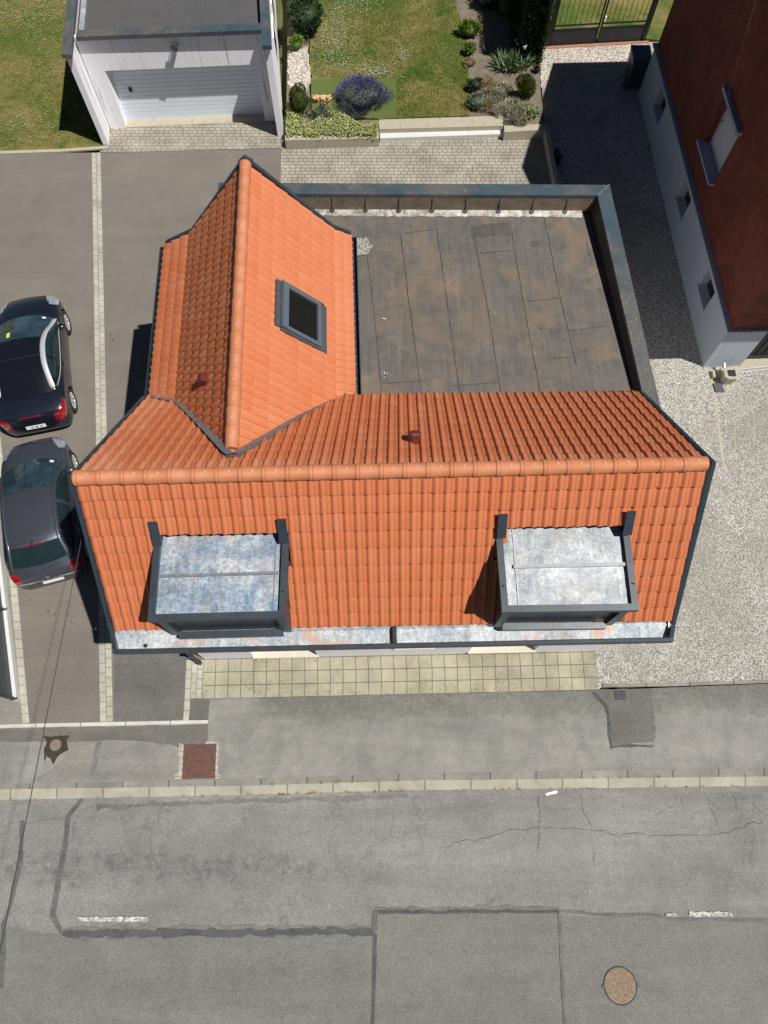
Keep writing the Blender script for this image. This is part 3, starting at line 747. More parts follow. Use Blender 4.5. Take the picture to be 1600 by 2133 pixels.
side_gutter(run(R1, 0) + V(0, 0, -.02), run(R1, 23.5) + V(0, 0, -.02), (1, .04, 0))
side_gutter(P(722, 834, HB - .02), BR + V(0, 0, -.02), (0, 1, 0), .07)

# valley flashing beside the wing
def main_h(p):                       # height of the back slope above a plan position
    return BL.z + (-(nB.x * (p.x - BL.x) + nB.y * (p.y - BL.y)) / nB.z)
for pix, wd, mt in (([(312, 824), (340, 830), (367, 834), (392, 856), (430, 895), (470, 938), (480, 945)], .13, 'lead'),
                    ([(490, 944), (540, 915), (590, 886), (640, 857), (688, 830)], .12, 'lead')):
    pp = [on_plane(x, y, BL + nB * .065, nB) for x, y in pix]
    mb = MB(); A = []; B = []
    for k, p in enumerate(pp):
        d = (pp[min(k + 1, len(pp) - 1)] - pp[max(0, k - 1)]).normalized(); s = d.cross(nB).normalized()
        A.append(p + s * wd * .5); B.append(p - s * wd * .5)
    mb.grid([A, B], smooth=False); mb.grid([[a - nB * .05 for a in A], [b - nB * .05 for b in B]], smooth=False)
    mb.build('valley_flashing', mt, house)

# box gutter along the street front
zg = 4.36
g0, g1 = P(241, 1355, zg), P(1394, 1330, zg); h0, h1 = P(240, 1325, zg), P(1392, 1297, zg)
t0, t1 = P(240, 1306, HE - .01), P(1397, 1286, HE - .01)
gut = MB()
def lerp_q(a, b, t): return a.lerp(b, t)
gut.face([g0, g1, h1, h0]); gut.face([h0, h1, t1 + V(0, .02, 0), t0 + V(0, .02, 0)])
gut.face([g0, g1, g1 + V(0, -.01, .13), g0 + V(0, -.01, .13)])
go = gut.build('box_gutter', 'zinc_gutter', house)
f0, f1 = P(238, 1357, 4.5), P(1401, 1332, 4.5)
mb = MB(); mb.beam(f0 + V(-.03, 0, 0), f1 + V(.02, 0, 0), .055, .15)
mb.beam(f0 + V(0, .028, .001), FL + V(-.055, -.1, -.04), .065, .15); mb.beam(f1 + V(-.012, .028, .001), FR + V(.055, -.1, -.04), .065, .15)
mb.build('gutter_rim', 'anth', go)
gm = g0.lerp(g1, .503); hm_ = h0.lerp(h1, .503)
mb = MB(); mb.box(gm + V(-.035, 0, .004), (.07, 0, 0), hm_ - gm, (0, 0, .11)); mb.box(hm_ + V(-.035, 0, .05), (.07, 0, 0), (0, .12, .07), (0, 0, .05))
mb.build('expansion_joint', 'black_plastic', go)
oc = P(303, 1345, zg); mb = MB(); mb.tube([oc + V(0, 0, -.1), oc + V(0, 0, .012)], .042, 16, cap=False); mb.disc(oc + V(0, 0, .005), .036, 16, mi=1)
mb.build('gutter_outlet', ['zinc_bright', 'black_plastic'], go)
# soffit and walls
A0, A1 = P(426, 1373, 0), P(1237, 1355, 0)
hx = (A1 - A0).normalized(); hy = Vector((-hx.y, hx.x, 0))
A0 = A0 - hx * .0; LEN = (A1 - A0).length
wall = MB()
OPEN = [(1.17, 2.62, .12), (4.42, 5.25, .75), (6.12, 7.62, .12)]
def fw(u, d, z): return A0 + hx * u + hy * d + V(0, 0, z)
def wbox(u0, u1, z0, z1, d0=0, d1=.3, mb_=None):
    (mb_ or wall).box(fw(u0, d0, z0), hx * (u1 - u0), hy * (d1 - d0), V(0, 0, z1 - z0))
cur = 0
for a, b, s_ in OPEN:
    wbox(cur, a, -.1, 4.3); wbox(a, b, -.1, s_); wbox(a, b, 2.25, 4.3); cur = b
wbox(cur, LEN, -.1, 4.3)
DEP = 4.25
wall.box(fw(0, .3, -.1), hx * .3, hy * (DEP - .3), V(0, 0, 4.4)); wall.box(fw(LEN - .3, .3, -.1), hx * .3, hy * (DEP - .3), V(0, 0, 4.4))
wall.box(fw(.3, DEP - .3, -.1), hx * (LEN - .6), hy * .3, V(0, 0, 4.4))
# gables of the main roof
for x0 in (.04, LEN - .3):
    o = fw(x0, 0, 0); gy0, gy1 = FL.y + .15, BL.y - .15; ry = RL.y if x0 < 1 else RR.y
    a = V(o.x, A0.y + .0 if x0 < 1 else A1.y, 4.28)
    tri = [V(o.x, FL.y + .05, 4.28), V(o.x, BL.y - .25, 4.28), V(o.x - .05, ry, 6.62)]
    t2 = [p + hx * .25 for p in tri]
    wall.face(tri); wall.face(list(reversed(t2)))
wall.build('wall', 'house_render', house)
mb = MB(); mb.face([fw(-.35, -.62, 4.26), fw(LEN + .1, -.62, 4.26), fw(LEN + .1, .02, 4.28), fw(-.35, .02, 4.28)])
mb.build('soffit', 'white_paint', house)
for a, b, s_ in OPEN:
    mb = MB(); wbox(a, b, s_, 2.25, .2, .28, mb); o = mb.build('roller_shutter', 'sill_stone', house)
    mb = MB(); wbox(a - .03, b + .03, s_, s_ + .04, -.04, .2, mb); mb.build('sill', 'sill_stone', o)
# wing walls
wl = MB(); lx, rx = -4.45, -.85
for p in ((lx, rx),):
    c0 = V(-4.42, 7.2, 0); c1 = V(-4.50, 11.12, 0); c2 = V(-.95, 11.20, 0); c3 = V(-.82, 7.2, 0)
    wl.face([c0 + V(0, 0, -.1), c1 + V(0, 0, -.1), c1 + V(0, 0, 4.35), c0 + V(0, 0, 4.35)]); wl.face([c2 + V(0, 0, -.1), c3 + V(0, 0, -.1), c3 + V(0, 0, 4.3), c2 + V(0, 0, 4.3)])
    wl.face([c1 + V(0, 0, -.1), c2 + V(0, 0, -.1), c2 + V(0, 0, 4.35), V(Q1.x, c2.y, 4.66), V(W1.x, c1.y, 6.2), V(K1.x, c1.y, 4.66), c1 + V(0, 0, 4.35)])
    wl.box(c0 + V(.02, -.3, 4.2), c1 - c0, (-.3, 0, 0), (0, 0, .04))
wl.build('wing_wall', 'house_render', house)

# downpipe on the front left corner
dp = fw(-.08, -.1, 0); mb = MB()
mb.tube([oc + V(0, 0, -.1), oc + V(.05, .1, -.25), dp + V(0, 0, 3.6), dp + V(0, 0, .04)], .048, 12)
mb.tube([dp + V(0, 0, .12), dp + V(0, 0, .2)], .058, 12)
o = mb.build('downpipe', 'anth', house)
for z in (.9, 2.4):
    mb = MB(); mb.box(dp + V(-.06, -.06, z), (.12, 0, 0), (0, .18, 0), (0, 0, .03)); mb.build('bracket', 'anth', o)

# ---- dormers
mat_plain('dull_batten', (.40, .43, .45), .45, .3, var=.25, sc=8)
def dormer(BLp, FLp, FRp, BRp, hf, hb, joint_left, bright, label):
    bl, fl, fr, br = P(*BLp, hb), P(*FLp, hf), P(*FRp, hf), P(*BRp, hb)
    ex = (fr - fl).normalized(); ed = (bl - fl).normalized(); z = V(0, 0, 1)
    tw = .105
    body = MB(); ins = .055
    w = (fr - fl).length
    base = 4.50
    bf = fl + ex * ins + V(0, .05, 0); bb = bl + ex * ins; cf = fr - ex * ins + V(0, .05, 0); cb = br - ex * ins
    def dn(p, zz): return V(p.x, p.y, zz)
    # cheeks and front posts
    body.face([dn(bb, base), dn(bf, base), bf - z * .05, bb - z * .05]); body.face([dn(cf, base), dn(cb, base), cb - z * .05, cf - z * .05])
    pw = .13
    for p, sgn in ((bf, 1), (cf, -1)):
        body.box(dn(p, base) + V(0, .0, 0), ex * pw * sgn, (0, .14, 0), (0, 0, hf - .11 - base))
    body.box(dn(bf, hf - .30), cf - bf, (0, .14, 0), (0, 0, .19))
    o = body.build('dormer', 'anth', house); tag(o, label)
    # panel joints on the cheeks
    mb = MB()
    for s_, (pf, pb) in ((-1, (bf, bb)), (1, (cf, cb))):
        for k in (.28, .56):
            a = pf.lerp(pb, k); n = ex * s_
            mb = MB(); mb.box(dn(a, base) , n * .008, (0, .014, 0), (0, 0, 1.5 - .15)); mb.build('panel_joint', 'black_plastic', o)
    # window band in the front
    mb = MB(); a, b = dn(bf, base) + ex * pw + V(0, .07, 0), dn(cf, base) - ex * pw + V(0, .07, 0)
    mb.box(a, b - a, (0, .03, 0), (0, 0, hf - base - .2)); wi = mb.build('shutter', 'anth', o)
    for k in range(1, 5):
        mb = MB(); q = a.lerp(b, k / 5); mb.box(q + V(-.02, -.03, .72), (.04, 0, 0), (0, .03, 0), (0, 0, hf - base - 1.0)); mb.build('rib', 'anth', o)
    mb = MB(); a2, b2 = dn(bf, base + .10) + ex * pw, dn(cf, base + .10) - ex * pw
    mb.box(a2 + V(0, -.07, -.03), b2 - a2, (0, .10, .02), (0, 0, .03)); mb.box(a2 + V(0, -.07, -.12), b2 - a2, (0, .03, 0), (0, 0, .10)); mb.build('sill', 'anth', o)
    # trim ring
    mb = MB(); q = tw
    def quadbox(p0, p1, p2, p3, hgt):
        t = [Vector(p) for p in (p0, p1, p2, p3)]; d = [p - z * hgt for p in t]
        mb.face(t); mb.face(list(reversed(d)))
        for k in range(4): mb.face([d[k], d[(k + 1) % 4], t[(k + 1) % 4], t[k]])
    bl = bl + ed * .09; br = br + ed * .09
    ibl, ifl, ifr, ibr = bl + ex * q, fl + ex * q + ed * q, fr - ex * q + ed * q, br - ex * q
    quadbox(bl, fl, ifl, ibl, .12); quadbox(ibr, ifr, fr, br, .12); quadbox(fl, fr, ifr, ifl, .12)
    mb.build('trim', 'anth', o)
    for p in (ifl - ex * .07 + ed * .3, ifr + ex * .07 + ed * .3, ifl.lerp(ifr, .1) - ed * .06, ifl.lerp(ifr, .5) - ed * .06, ifl.lerp(ifr, .9) - ed * .06): 
        mb = MB(); mb.disc(p + z * .003, .009, 8); mb.build('screw', 'black_plastic', o)
    # zinc deck
    dz = -.075
    mb = MB(); e_ = ex * .03; pts = [ifl - e_ - ed * .03 + z * dz, ifr + e_ - ed * .03 + z * dz, ibr + e_ + z * dz + V(0, .06, 0), ibl - e_ + z * dz + V(0, .06, 0)]
    rows = []
    for j in range(13):
        r_ = []
        for i in range(19):
            p = pts[0].lerp(pts[1], i / 18).lerp(pts[3].lerp(pts[2], i / 18), j / 12); p = p + z * (random.uniform(-.006, .006)); r_.append(p)
        rows.append(r_)
    mb.grid(rows)
    zr = mb.build('zinc_deck', bright, o)
    mb = MB(); mb.face([pts[3], pts[2], pts[2] + V(0, .13, .16), pts[3] + V(0, .13, .16)]); mb.build('zinc_upstand', 'zinc_blue', zr)
    mb = MB(); a = pts[0].lerp(pts[3], .46); b = pts[1].lerp(pts[2], .46); wdt = ex * .06
    if joint_left: mb.box(a + V(0, 0, .004), b - a - ex * .08, (0, .045, 0), (0, 0, .035))
    else: mb.box(a + ex * .17 + V(0, 0, .004), b - a - ex * .15, (0, .055, 0), (0, 0, .045))
    kx = .93 if joint_left else .10
    a = pts[0].lerp(pts[1], kx); b = pts[3].lerp(pts[2], kx); mb.box(a + V(0, 0, .002), b - a, (.014, 0, 0), (0, 0, .014))
    mb.build('standing_seam', 'dull_batten' if not joint_left else 'lead', o)
    # zinc flashing up under the tiles and dark aprons
    n = nF; up = (RL - FL).normalized(); up = (up - ex * up.dot(ex)).normalized()
    for p in (bl, br - ex * .145):
        mb = MB()
        p0 = p + n * .0; base_pt = p0 - n * ((p0 - FL).dot(n)) + n * .085
        st = base_pt - up * .10
        mb.box(st, ex * .145, up * .44, n * .012)
        mb.box(st, ex * .145, p + ed * .0 - st + z * .012, n * .012)
        mb.box(p + z * .002, ex * .145, -ed * .06, z * .012)
        mb.build('apron', 'anth', o)
    # overflow pipe through the cheek
    side = 1 if joint_left else -1
    pp = (cf.lerp(cb, .7) if side > 0 else bf.lerp(bb, .7)) - z * .2
    mb = MB(); mb.tube([pp, pp + ex * side * .10], .03, 12); mb.disc(pp + ex * side * .102, .024, 12, mi=1, up=(1, 0, 0))
    mb.build('overflow_pipe', ['anth', 'steel'], o)
    return o
dormer((320.6, 1126.7), (307, 1294), (595, 1286), (601.7, 1119), 5.74, 5.90, True, 'zinc_blue', 'zinc dormer with bluish deck, left of the two')
dormer((1032.6, 1107.5), (1046, 1275), (1332, 1271), (1310.5, 1099.6), 5.74, 5.90, False, 'zinc_bright', 'zinc dormer with bright creased deck, right of the two')

# ---- roof window in the wing
nR = (run(Q1, 0) - run(Q1, 30)).cross(W1 - Q1).normalized()
if nR.z < 0: nR = -nR
def rp(x, y, off): return on_plane(x, y, Q1 + nR * off, nR)
off = .11
c = [rp(590, 579, off), rp(589.5, 676, off), rp(670, 726, off), rp(669.7, 637, off)]     # upper far, upper near, lower near, lower far
cc_ = sum(c, V(0, 0, 0)) / 4
dx = ((c[3] - c[0]) + (c[2] - c[1])).normalized(); dy = WD
hw, hh = .5 * ((c[3] - c[0]).length + (c[2] - c[1]).length) / 2, .5 * ((c[1] - c[0]).length + (c[2] - c[3]).length) / 2
dx = (dx - dy * dx.dot(dy)).normalized()
sk = MB()
def skb(u0, u1, v0, v1, z0, z1, m_=None): (m_ or sk).box(cc_ + dx * u0 + dy * v0 + nR * z0, dx * (u1 - u0), dy * (v1 - v0), nR * (z1 - z0))
skb(-hw, -hw + .13, -hh, hh, -.11, .02); skb(hw - .09, hw, -hh, hh, -.11, .0); skb(-hw + .13, hw - .09, -hh, -hh + .08, -.11, .0); skb(-hw + .13, hw - .09, hh - .08, hh, -.11, .0)
sko = sk.build('skylight', 'grey_frame', house); tag(sko, 'dark roof window in a grey frame')
mb = MB(); skb(-hw + .13, hw - .09, -hh + .08, hh - .08, -.05, -.04, mb); mb.build('pane', 'dark_glass', sko)
mb = MB(); skb(-hw - .13, -hw - .03, -hh, hh, -.10, -.03, mb); skb(-hw - .03, -hw, -hh, hh, -.10, .0, mb)
skb(hw, hw + .17, -hh - .02, hh + .05, -.07, -.045, mb); skb(-hw, hw + .1, -hh - .05, -hh - .01, -.10, -.03, mb); skb(-hw, hw + .1, hh + .01, hh + .05, -.10, -.03, mb)
mb.build('flashing', 'flashing_grey', sko)

# ---- red tile vents
def vent(px, py, p0, n, rot, sz=1.0):
    p = on_plane(px, py, p0 + n * .06, n); mb = MB()
    up = V(0, 0, 1); a = Vector((math.cos(rot), math.sin(rot), 0)); a = (a - n * a.dot(n)).normalized(); b = n.cross(a)
    s = .105 * sz
    rows = []
    for hgt, k in ((0, .75), (.09, .75), (.10, 1.0), (.15, 1.0), (.175, .82), (.18, .5)):
        rows.append([p + n * (hgt - .03) + (a * x + b * y) * s * k for x, y in ((-1, -.7), (-.7, -1), (.7, -1), (1, -.7), (1, .7), (.7, 1), (-.7, 1), (-1, .7))])
    mb.grid(rows, smooth=False, close=True); mb.face(rows[-1])
    return mb.build('roof_vent', 'vent_red', house)
vent(865, 917, BL, nB, 0, .85)
nL = (run(K1, 30) - run(K1, 0)).cross(W1 - K1).normalized()
if nL.z < 0: nL = -nL
vent(430, 792, K1, nL, math.pi / 2, .8)

# ---- flat roofed annex
ZC, ZM = 4.45, 3.98
def zm(y): return 4.22 - (y - 7.3) * .0453          # the deck falls away from the tiled roof
nM = Vector((0, .0453, 1)).normalized()
def MPt(px, py, dz=0): return on_plane(px, py, V(0, 7.3, 4.22 + dz), nM)
co_bl, co_br = P(455, 380, ZC), P(1270, 385, ZC); ci_bl, ci_br = P(453, 403, ZC), P(1245, 407, ZC)
k_or, k_ir = P(1380, 865, ZC), P(1349, 865, ZC)
k_or = co_br + (k_or - co_br) * 1.12; k_ir = ci_br + (k_ir - ci_br) * 1.12
mb = MB()
def slab(mb, pts, hgt):
    t = [Vector(p) for p in pts]
    ar = sum(a.x * b.y - b.x * a.y for a, b in zip(t, t[1:] + t[:1]))
    if ar < 0: t.reverse()
    d = [p - V(0, 0, hgt) for p in t]
    mb.face(t); mb.face(list(reversed(d)))
    for k in range(len(t)): mb.face([d[k], d[(k + 1) % len(t)], t[(k + 1) % len(t)], t[k]])
slab(mb, [co_bl, co_br, ci_br, ci_bl], .1); slab(mb, [co_br + V(0, 0, .002), k_or, k_ir, ci_br], .1)
cop = mb.build('parapet_coping', 'coping', house)
mb = MB(); e = V(-.012, .012, 0); mb.beam(co_br + V(0, 0, .012), ci_br + V(0, 0, .012), .015, .01); 
for k in range(1, 6): pass
mb.build('mitre_joint', 'lead', cop)
# parapet bodies
mb = MB()
ib_l, ib_r = ci_bl + V(0, .05, -.1), ci_br + V(.05, .05, -.1)
slab(mb, [p + V(0, -.04, -.1) if i < 2 else p + V(0, .03, -.1) for i, p in enumerate((co_bl + V(.05, 0, 0), co_br + V(-.06, 0, 0), ci_br + V(0, 0, 0), ci_bl + V(.05, 0, 0)))], 4.5)
slab(mb, [co_br + V(-.06, -.04, -.1), k_or + V(-.06, 0, -.1), k_ir + V(.04, 0, -.1), ci_br + V(.04, .03, -.1)], 4.5)
mb.box(V(4.70, k_or.y + .02, -.1), (k_or.x - 4.70 - .07, 0, 0), (0, .2, 0), (0, 0, 4.3))
mb.build('annex_wall', 'house_render', house)
mat_plain('upstand_brown', (.20, .165, .125), .4, .35, var=.5, sc=3.5)
mat_plain('upstand_shade', (.016, .017, .02), .5, 0, var=.4, sc=4)  # near-black colour paints in the shadow band on the right inner parapet face
m = M('dirty_zinc', .6, .2); n = m.noise(3, 7, .8, .5); m.color(m.ramp(n, [(.40, (.14, .115, .09)), (.52, (.32, .30, .27)), (.64, (.56, .55, .52))])); MT['dirty_zinc'] = m.m
mb = MB(); a, b = ci_bl + V(0, -.0, -.1), ci_br + V(0, 0, -.1); dn_ = V(0, -.05, -(ZC - ZM) + .1 + .07)
rows = [[a.lerp(b, i / 60) + dn_ * j / 3 + V(0, random.uniform(-.012, .012) * (j in (1, 2)), 0) for i in range(61)] for j in range(4)]
mb.grid(rows); up_ = mb.build('parapet_upstand', 'upstand_brown', house)
mb = MB(); st = []
for k in range(12):
    t = (k + .35) / 11.2
    if t > 1: break
    p = a.lerp(b, t); mb = MB(); mb.box(p + V(-.008, -.012, 0), (.016, 0, 0), (0, .02, 0), dn_ + V(0, -.01, 0)); q = p + dn_
    mb.disc(q + V(0, -.03, .012), .06, 12, up=(0, -.4, 1)); mb.build('panel_joint', 'black_plastic', up_)
mb = MB(); a2, b2 = a + dn_, b + dn_ + V(-.25, 0, 0)
rows = [[a2.lerp(b2, i / 80) + V(0, 0, .006) for i in range(81)], [a2.lerp(b2, i / 80) + V(0, -.13 + random.uniform(-.025, .02), -.055) for i in range(81)]]
mb.grid(rows, smooth=False); mb.build('cant_strip', 'dirty_zinc', up_)
mb = MB(); a, b = ci_br + V(0, 0, -.1), k_ir + V(0, 0, -.1)
def drp(i): q = a.lerp(b, i / 20); return V(-.07, 0, zm(q.y) - q.z)
rows = [[a.lerp(b, i / 20) + drp(i) * j / 2 + V((-.02 if j == 1 else 0), 0, 0) for i in range(21)] for j in range(3)]
mb.grid(rows); mb.build('parapet_upstand', 'upstand_shade', house)
mb = MB()
pl = [ci_bl + V(.1, 0, 0), ci_br, k_ir, V(4.75, 7.3, 0), V(-.8, 7.3, 0), V(-.9, 11.3, 0), V(-3.6, 11.3, 0)]
pl = [V(p.x, p.y, zm(p.y)) for p in pl]
bm = bmesh.new(); bm.faces.new([bm.verts.new(p) for p in pl]); bmesh.ops.triangulate(bm, faces=bm.faces[:])
bmesh.ops.recalc_face_normals(bm, faces=bm.faces[:])
for f in bm.faces:
    q = [v.co.copy() for v in f.verts]
    if f.normal.z < 0: q.reverse()
    mb.face(q)
bm.free(); mem = mb.build('flat_roof', 'membrane', house)
mat_plain('seam_dark', (.035, .033, .03), .7, var=.4)
def z5(x, y): return (700 + x / 2.2857, 360 + y / 2.2857)
mb = MB()
def seam(line, w=.010, j=1.2):
    mb = MB()
    q = []
    for a, b in zip(line, line[1:]):
        for k in range(10): q.append(z5(a[0] + (b[0] - a[0]) * k / 10 + random.uniform(-j, j), a[1] + (b[1] - a[1]) * k / 10))
    q.append(z5(*line[-1])); L = [MPt(x, y, .006) for x, y in q]
    for a, b in zip(L, L[1:]):
        d = (b - a).normalized(); s = V(-d.y, d.x, 0) * w * random.uniform(.3, .9)
        mb.face([a - s, b - s, b + s, a + s])
    mb.build('membrane_seam', 'seam_dark', mem)
for l in ([(150, 400), (185, 700), (220, 1062)], [(308, 290), (345, 600), (410, 1060)], [(480, 265), (520, 550), (590, 1058)], [(655, 300), (715, 600), (785, 1050)], [(838, 290), (890, 600), (972, 1045)], [(990, 205), (1070, 600), (1145, 915)], [(1190, 330), (1210, 400)],
          [(310, 288), (480, 268)], [(680, 383), (850, 368)], [(900, 612), (1075, 595)], [(1113, 753), (1290, 727)], [(220, 1003), (410, 990)], [(540, 1015), (775, 998)], [(1030, 885), (1135, 875)], [(85, 398), (150, 393)]): seam(l)
def roof_patch(name, pix, dz, mat, rag=.01):
    pts = jit([MPt(*z5(x, y), dz) for x, y in pix], .08, rag); bm = bmesh.new(); bm.faces.new([bm.verts.new(V(p.x, p.y, zm(p.y) + dz)) for p in pts]); bmesh.ops.triangulate(bm, faces=bm.faces[:])
    mb = MB()
    for f in bm.faces:
        q = [v.co.copy() for v in f.verts]
        if f.normal.z < 0: q.reverse()
        mb.face(q)
    bm.free(); mb.build(name, mat, mem)
roof_patch('repair_sheet', [(640, 255), (830, 230), (845, 290), (645, 308)], .008, 'membrane_sheet')
roof_patch('repair_sheet', [(928, 322), (978, 318), (980, 350), (932, 352)], .008, 'membrane_sheet')
m = M('grit', .9); n = m.noise(26, 4, .7); m.color(m.ramp(n, [(.42, (.09, .085, .075)), (.55, (.38, .36, .32)), (.7, (.55, .53, .49))])); MT['grit'] = m.m
roof_patch('grit_patch', [(80, 312), (145, 308), (172, 345), (150, 392), (84, 396)], .010, 'grit', .03)
def splat(cx, cy, r, mat, n=22):
    mb = MB()
    for k in range(n):
        a = random.uniform(0, 6.28); d = abs(random.gauss(0, 1)) * r * .55
        c = MPt(*z5(cx, cy), .012) + V(math.cos(a) * d, math.sin(a) * d, 0); rr = random.uniform(.08, .3) * r * (1 - min(.8, d / r / 1.6))
        mb.face([c + V(math.cos(t) * rr * random.uniform(.6, 1.2), math.sin(t) * rr * random.uniform(.6, 1.2), 0) for t in [j * .785 for j in range(8)]])
    mb.build('splash_mark', mat, mem)['kind'] = 'stuff'
splat(235, 965, .11, 'concrete_white'); splat(755, 665, .05, 'concrete_white', 14); splat(975, 742, .05, 'wet', 10); splat(770, 740, .025, 'concrete_white', 6)
mb = MB(); c0_ = MPt(*z5(221, 698), .015); mb.box(c0_, (.07, -.01, 0), (.003, .025, 0), (0, 0, .02)); 
tag(mb.build('wood_chip', 'sill_stone'), 'tiny yellow chip lying on the dark flat roof', 'debris')
# ---------------------------------------------------------------- garage at the back left
gar = thing('garage', 'white flat roofed garage with a wide white sectional door and streaked render', 'garage', (-6, 22, 0))
ZG = 3.05
gm_ = MB()
def vwall(mb, a, b, z0, z1, t=.0): mb.face([a + V(0, 0, z0), b + V(0, 0, z0), b + V(0, 0, z1), a + V(0, 0, z1)])
wl0, wl1 = P(220, 301, 0), P(231, 300, 0)          # foot of the left side wall, outer and inner edge
dl, drr = P(265, 263, 0), P(552, 250, 0)
rw0, rw1 = P(576, 262, 0), P(592, 284, 0)
DY = V(-.10, 1, 0).normalized()
BK = 9.0
lw_w = .17
# side walls (boxes running back), a touch in front of the door plane
def zbox(mb, o, ex, ey, h, z0=-.1): mb.box(o + V(0, 0, z0), ex, ey, V(0, 0, h - z0))
LX = V(-8.92, 19.33, 0); RX = V(-3.2, 19.72, 0)
zbox(gm_, LX, V(lw_w, .01, 0), DY * BK, ZG - .1)
zbox(gm_, RX - V(.19, .01, 0), V(.19, .01, 0), DY * BK, ZG - .1)
# front wall with the door opening, set back
F0 = V(-8.80, 20.08, 0); F1 = V(-3.42, 20.42, 0); fx = (F1 - F0).normalized(); fy = V(-fx.y, fx.x, 0); FLN = (F1 - F0).length
D0, D1 = .50, FLN - .42
DH = 1.93
zbox(gm_, F0, fx * D0, fy * .42, 2.4); zbox(gm_, F0 + fx * D1, fx * (FLN - D1), fy * .42, 2.4); zbox(gm_, F0 + fx * D0, fx * (D1 - D0), fy * .42, 2.4, DH)
zbox(gm_, F0, F1 - F0, fy * .12, ZG - .1, 2.4)
zbox(gm_, F0 + DY * (BK - .8), F1 - F0, DY * .2, ZG - .1)
gm_.build('wall', 'white_render', gar)
mb = MB(); 
ns = 14
for k in range(ns):
    z0 = .02 + (DH - .02) * k / ns; z1 = .02 + (DH - .02) * (k + 1) / ns
    mb.box(F0 + fx * D0 + fy * .34 + V(0, 0, z0), fx * (D1 - D0), fy * .04, V(0, 0, z1 - z0 - .012))
    mb.box(F0 + fx * D0 + fy * .352 + V(0, 0, z1 - .014), fx * (D1 - D0), fy * .02, V(0, 0, .016))
mat_plain('door_white', (.74, .81, .90), .35, var=.04)
door = mb.build('garage_door', 'door_white', gar)
mb = MB(); q = F0 + fx * (D0 + .42) + fy * .33 + V(0, 0, .98); mb.box(q, fx * .06, -fy * .02, V(0, 0, .17)); mb.box(q + V(-.02, 0, .06), fx * .10, -fy * .04, V(0, 0, .05))
mb.build('handle', 'black_plastic', door)
mb = MB(); mb.box(F0 + fx * D0 + fy * .0 + V(0, 0, -.02), fx * (D1 - D0), fy * .34, V(0, 0, .045)); mb.build('threshold', 'concrete', gar)
# copings
mb = MB(); cw = .27
def cbox(o, ex, ey, z=ZG, h=.12): mb.box(o + V(0, 0, z - h), ex, ey, V(0, 0, h))
cbox(LX + V(-.05, -.10, 0), V(cw, .0, 0), DY * (BK + .2)); cbox(RX + V(-.22, -.12, 0), V(cw, 0, 0), DY * (BK + .2))
cbox(F0 + V(cw - .16, -.12, 0), V((RX.x - .22) - (F0.x + cw - .16) - .01, .30, 0), V(0, .30, 0), ZG - .004)
mb.build('coping', 'coping', gar)
mb = MB(); zr = ZG - .22
mb.face([F0 + V(0, .1, zr), F1 + V(0, .1, zr), F1 + DY * BK + V(0, 0, zr), F0 + DY * BK + V(0, 0, zr)]); mb.build('flat_roof', 'membrane_garage', gar)
mb = MB(); a = LX + V(.20, .9, 0); mb.box(a + V(0, 0, zr + .01), V(.14, 0, 0), DY * BK, V(0, 0, .06)); a = RX + V(-.32, .95, 0); mb.box(a + V(0, 0, zr + .01), V(.07, 0, 0), DY * BK, V(0, 0, .08))
mb.build('roof_flashing', 'zinc_bright', gar)
# lamp over the door and side windows
mb = MB(); q = F0 + fx * (FLN * .515) - fy * .0 + V(0, 0, 2.62)
mb.box(q + V(-.1, -.22, 0), (.2, 0, 0), (0, .04, 0), (0, 0, .14)); mb.box(q + V(-.1, -.22, .0), (.02, 0, 0), (0, .22, 0), (0, 0, .02)); mb.box(q + V(.08, -.22, 0), (.02, 0, 0), (0, .22, 0), (0, 0, .02)); mb.box(q + V(-.06, -.16, -.08), (.12, 0, 0), (0, .16, 0), (0, 0, .07))
mb.build('wall_lamp', 'flashing_grey', gar)
for y0 in (1.6, 3.2):
    o = RX + DY * y0; mb = MB(); mb.box(o + V(-.01, 0, 1.2), V(.05, 0, 0), DY * 1.1, V(0, 0, .9)); f = mb.build('window', 'white_paint', gar)
    mb = MB(); mb.box(o + DY * .08 + V(.035, 0, 1.28), V(.01, 0, 0), DY * .94, V(0, 0, .74)); mb.build('pane', 'dark_glass', f)
mb = MB(); mb.box(RX + V(.14, -.2, 0), (.1, 0, 0), (0, .12, 0), (0, 0, .1)); mb.tube([RX + V(.19, -.14, .08), RX + V(.19, -.14, .22)], .03, 8)
tag(mb.build('drain_spout', 'flashing_grey'), 'small grey stub on the block paving at the garage corner', 'drain')

# ---------------------------------------------------------------- brick house on the right
bh = thing('brick_house', 'tall red brick house on a grey plinth with a shuttered side window', 'house', (12, 16, 0))
C0 = P(1464, 765, 0); C1 = P(1329, 197, 0)
by = (C1 - C0).normalized(); BLn = (C1 - C0).length; bx = V(by.y, -by.x, 0); WIDE = 9.0
ZP = 1.63
def bq(u, d, z): return C0 + by * u + bx * d + V(0, 0, z)     # u back along the side, d into the house
mb = MB(); OW = [(1.35, 2.15), (4.55, 5.35), (8.35, 9.15)]        # small cellar windows
cur = 0
def pb(u0, u1, z0, z1, d0=0, d1=.3, m_=None): (m_ or mb).box(bq(u0, d0, z0), by * (u1 - u0), bx * (d1 - d0), V(0, 0, z1 - z0))
for a, b in OW:
    pb(cur, a, -.15, ZP); pb(a, b, -.15, .78); pb(a, b, 1.42, ZP); cur = b
pb(cur, BLn, -.15, ZP)
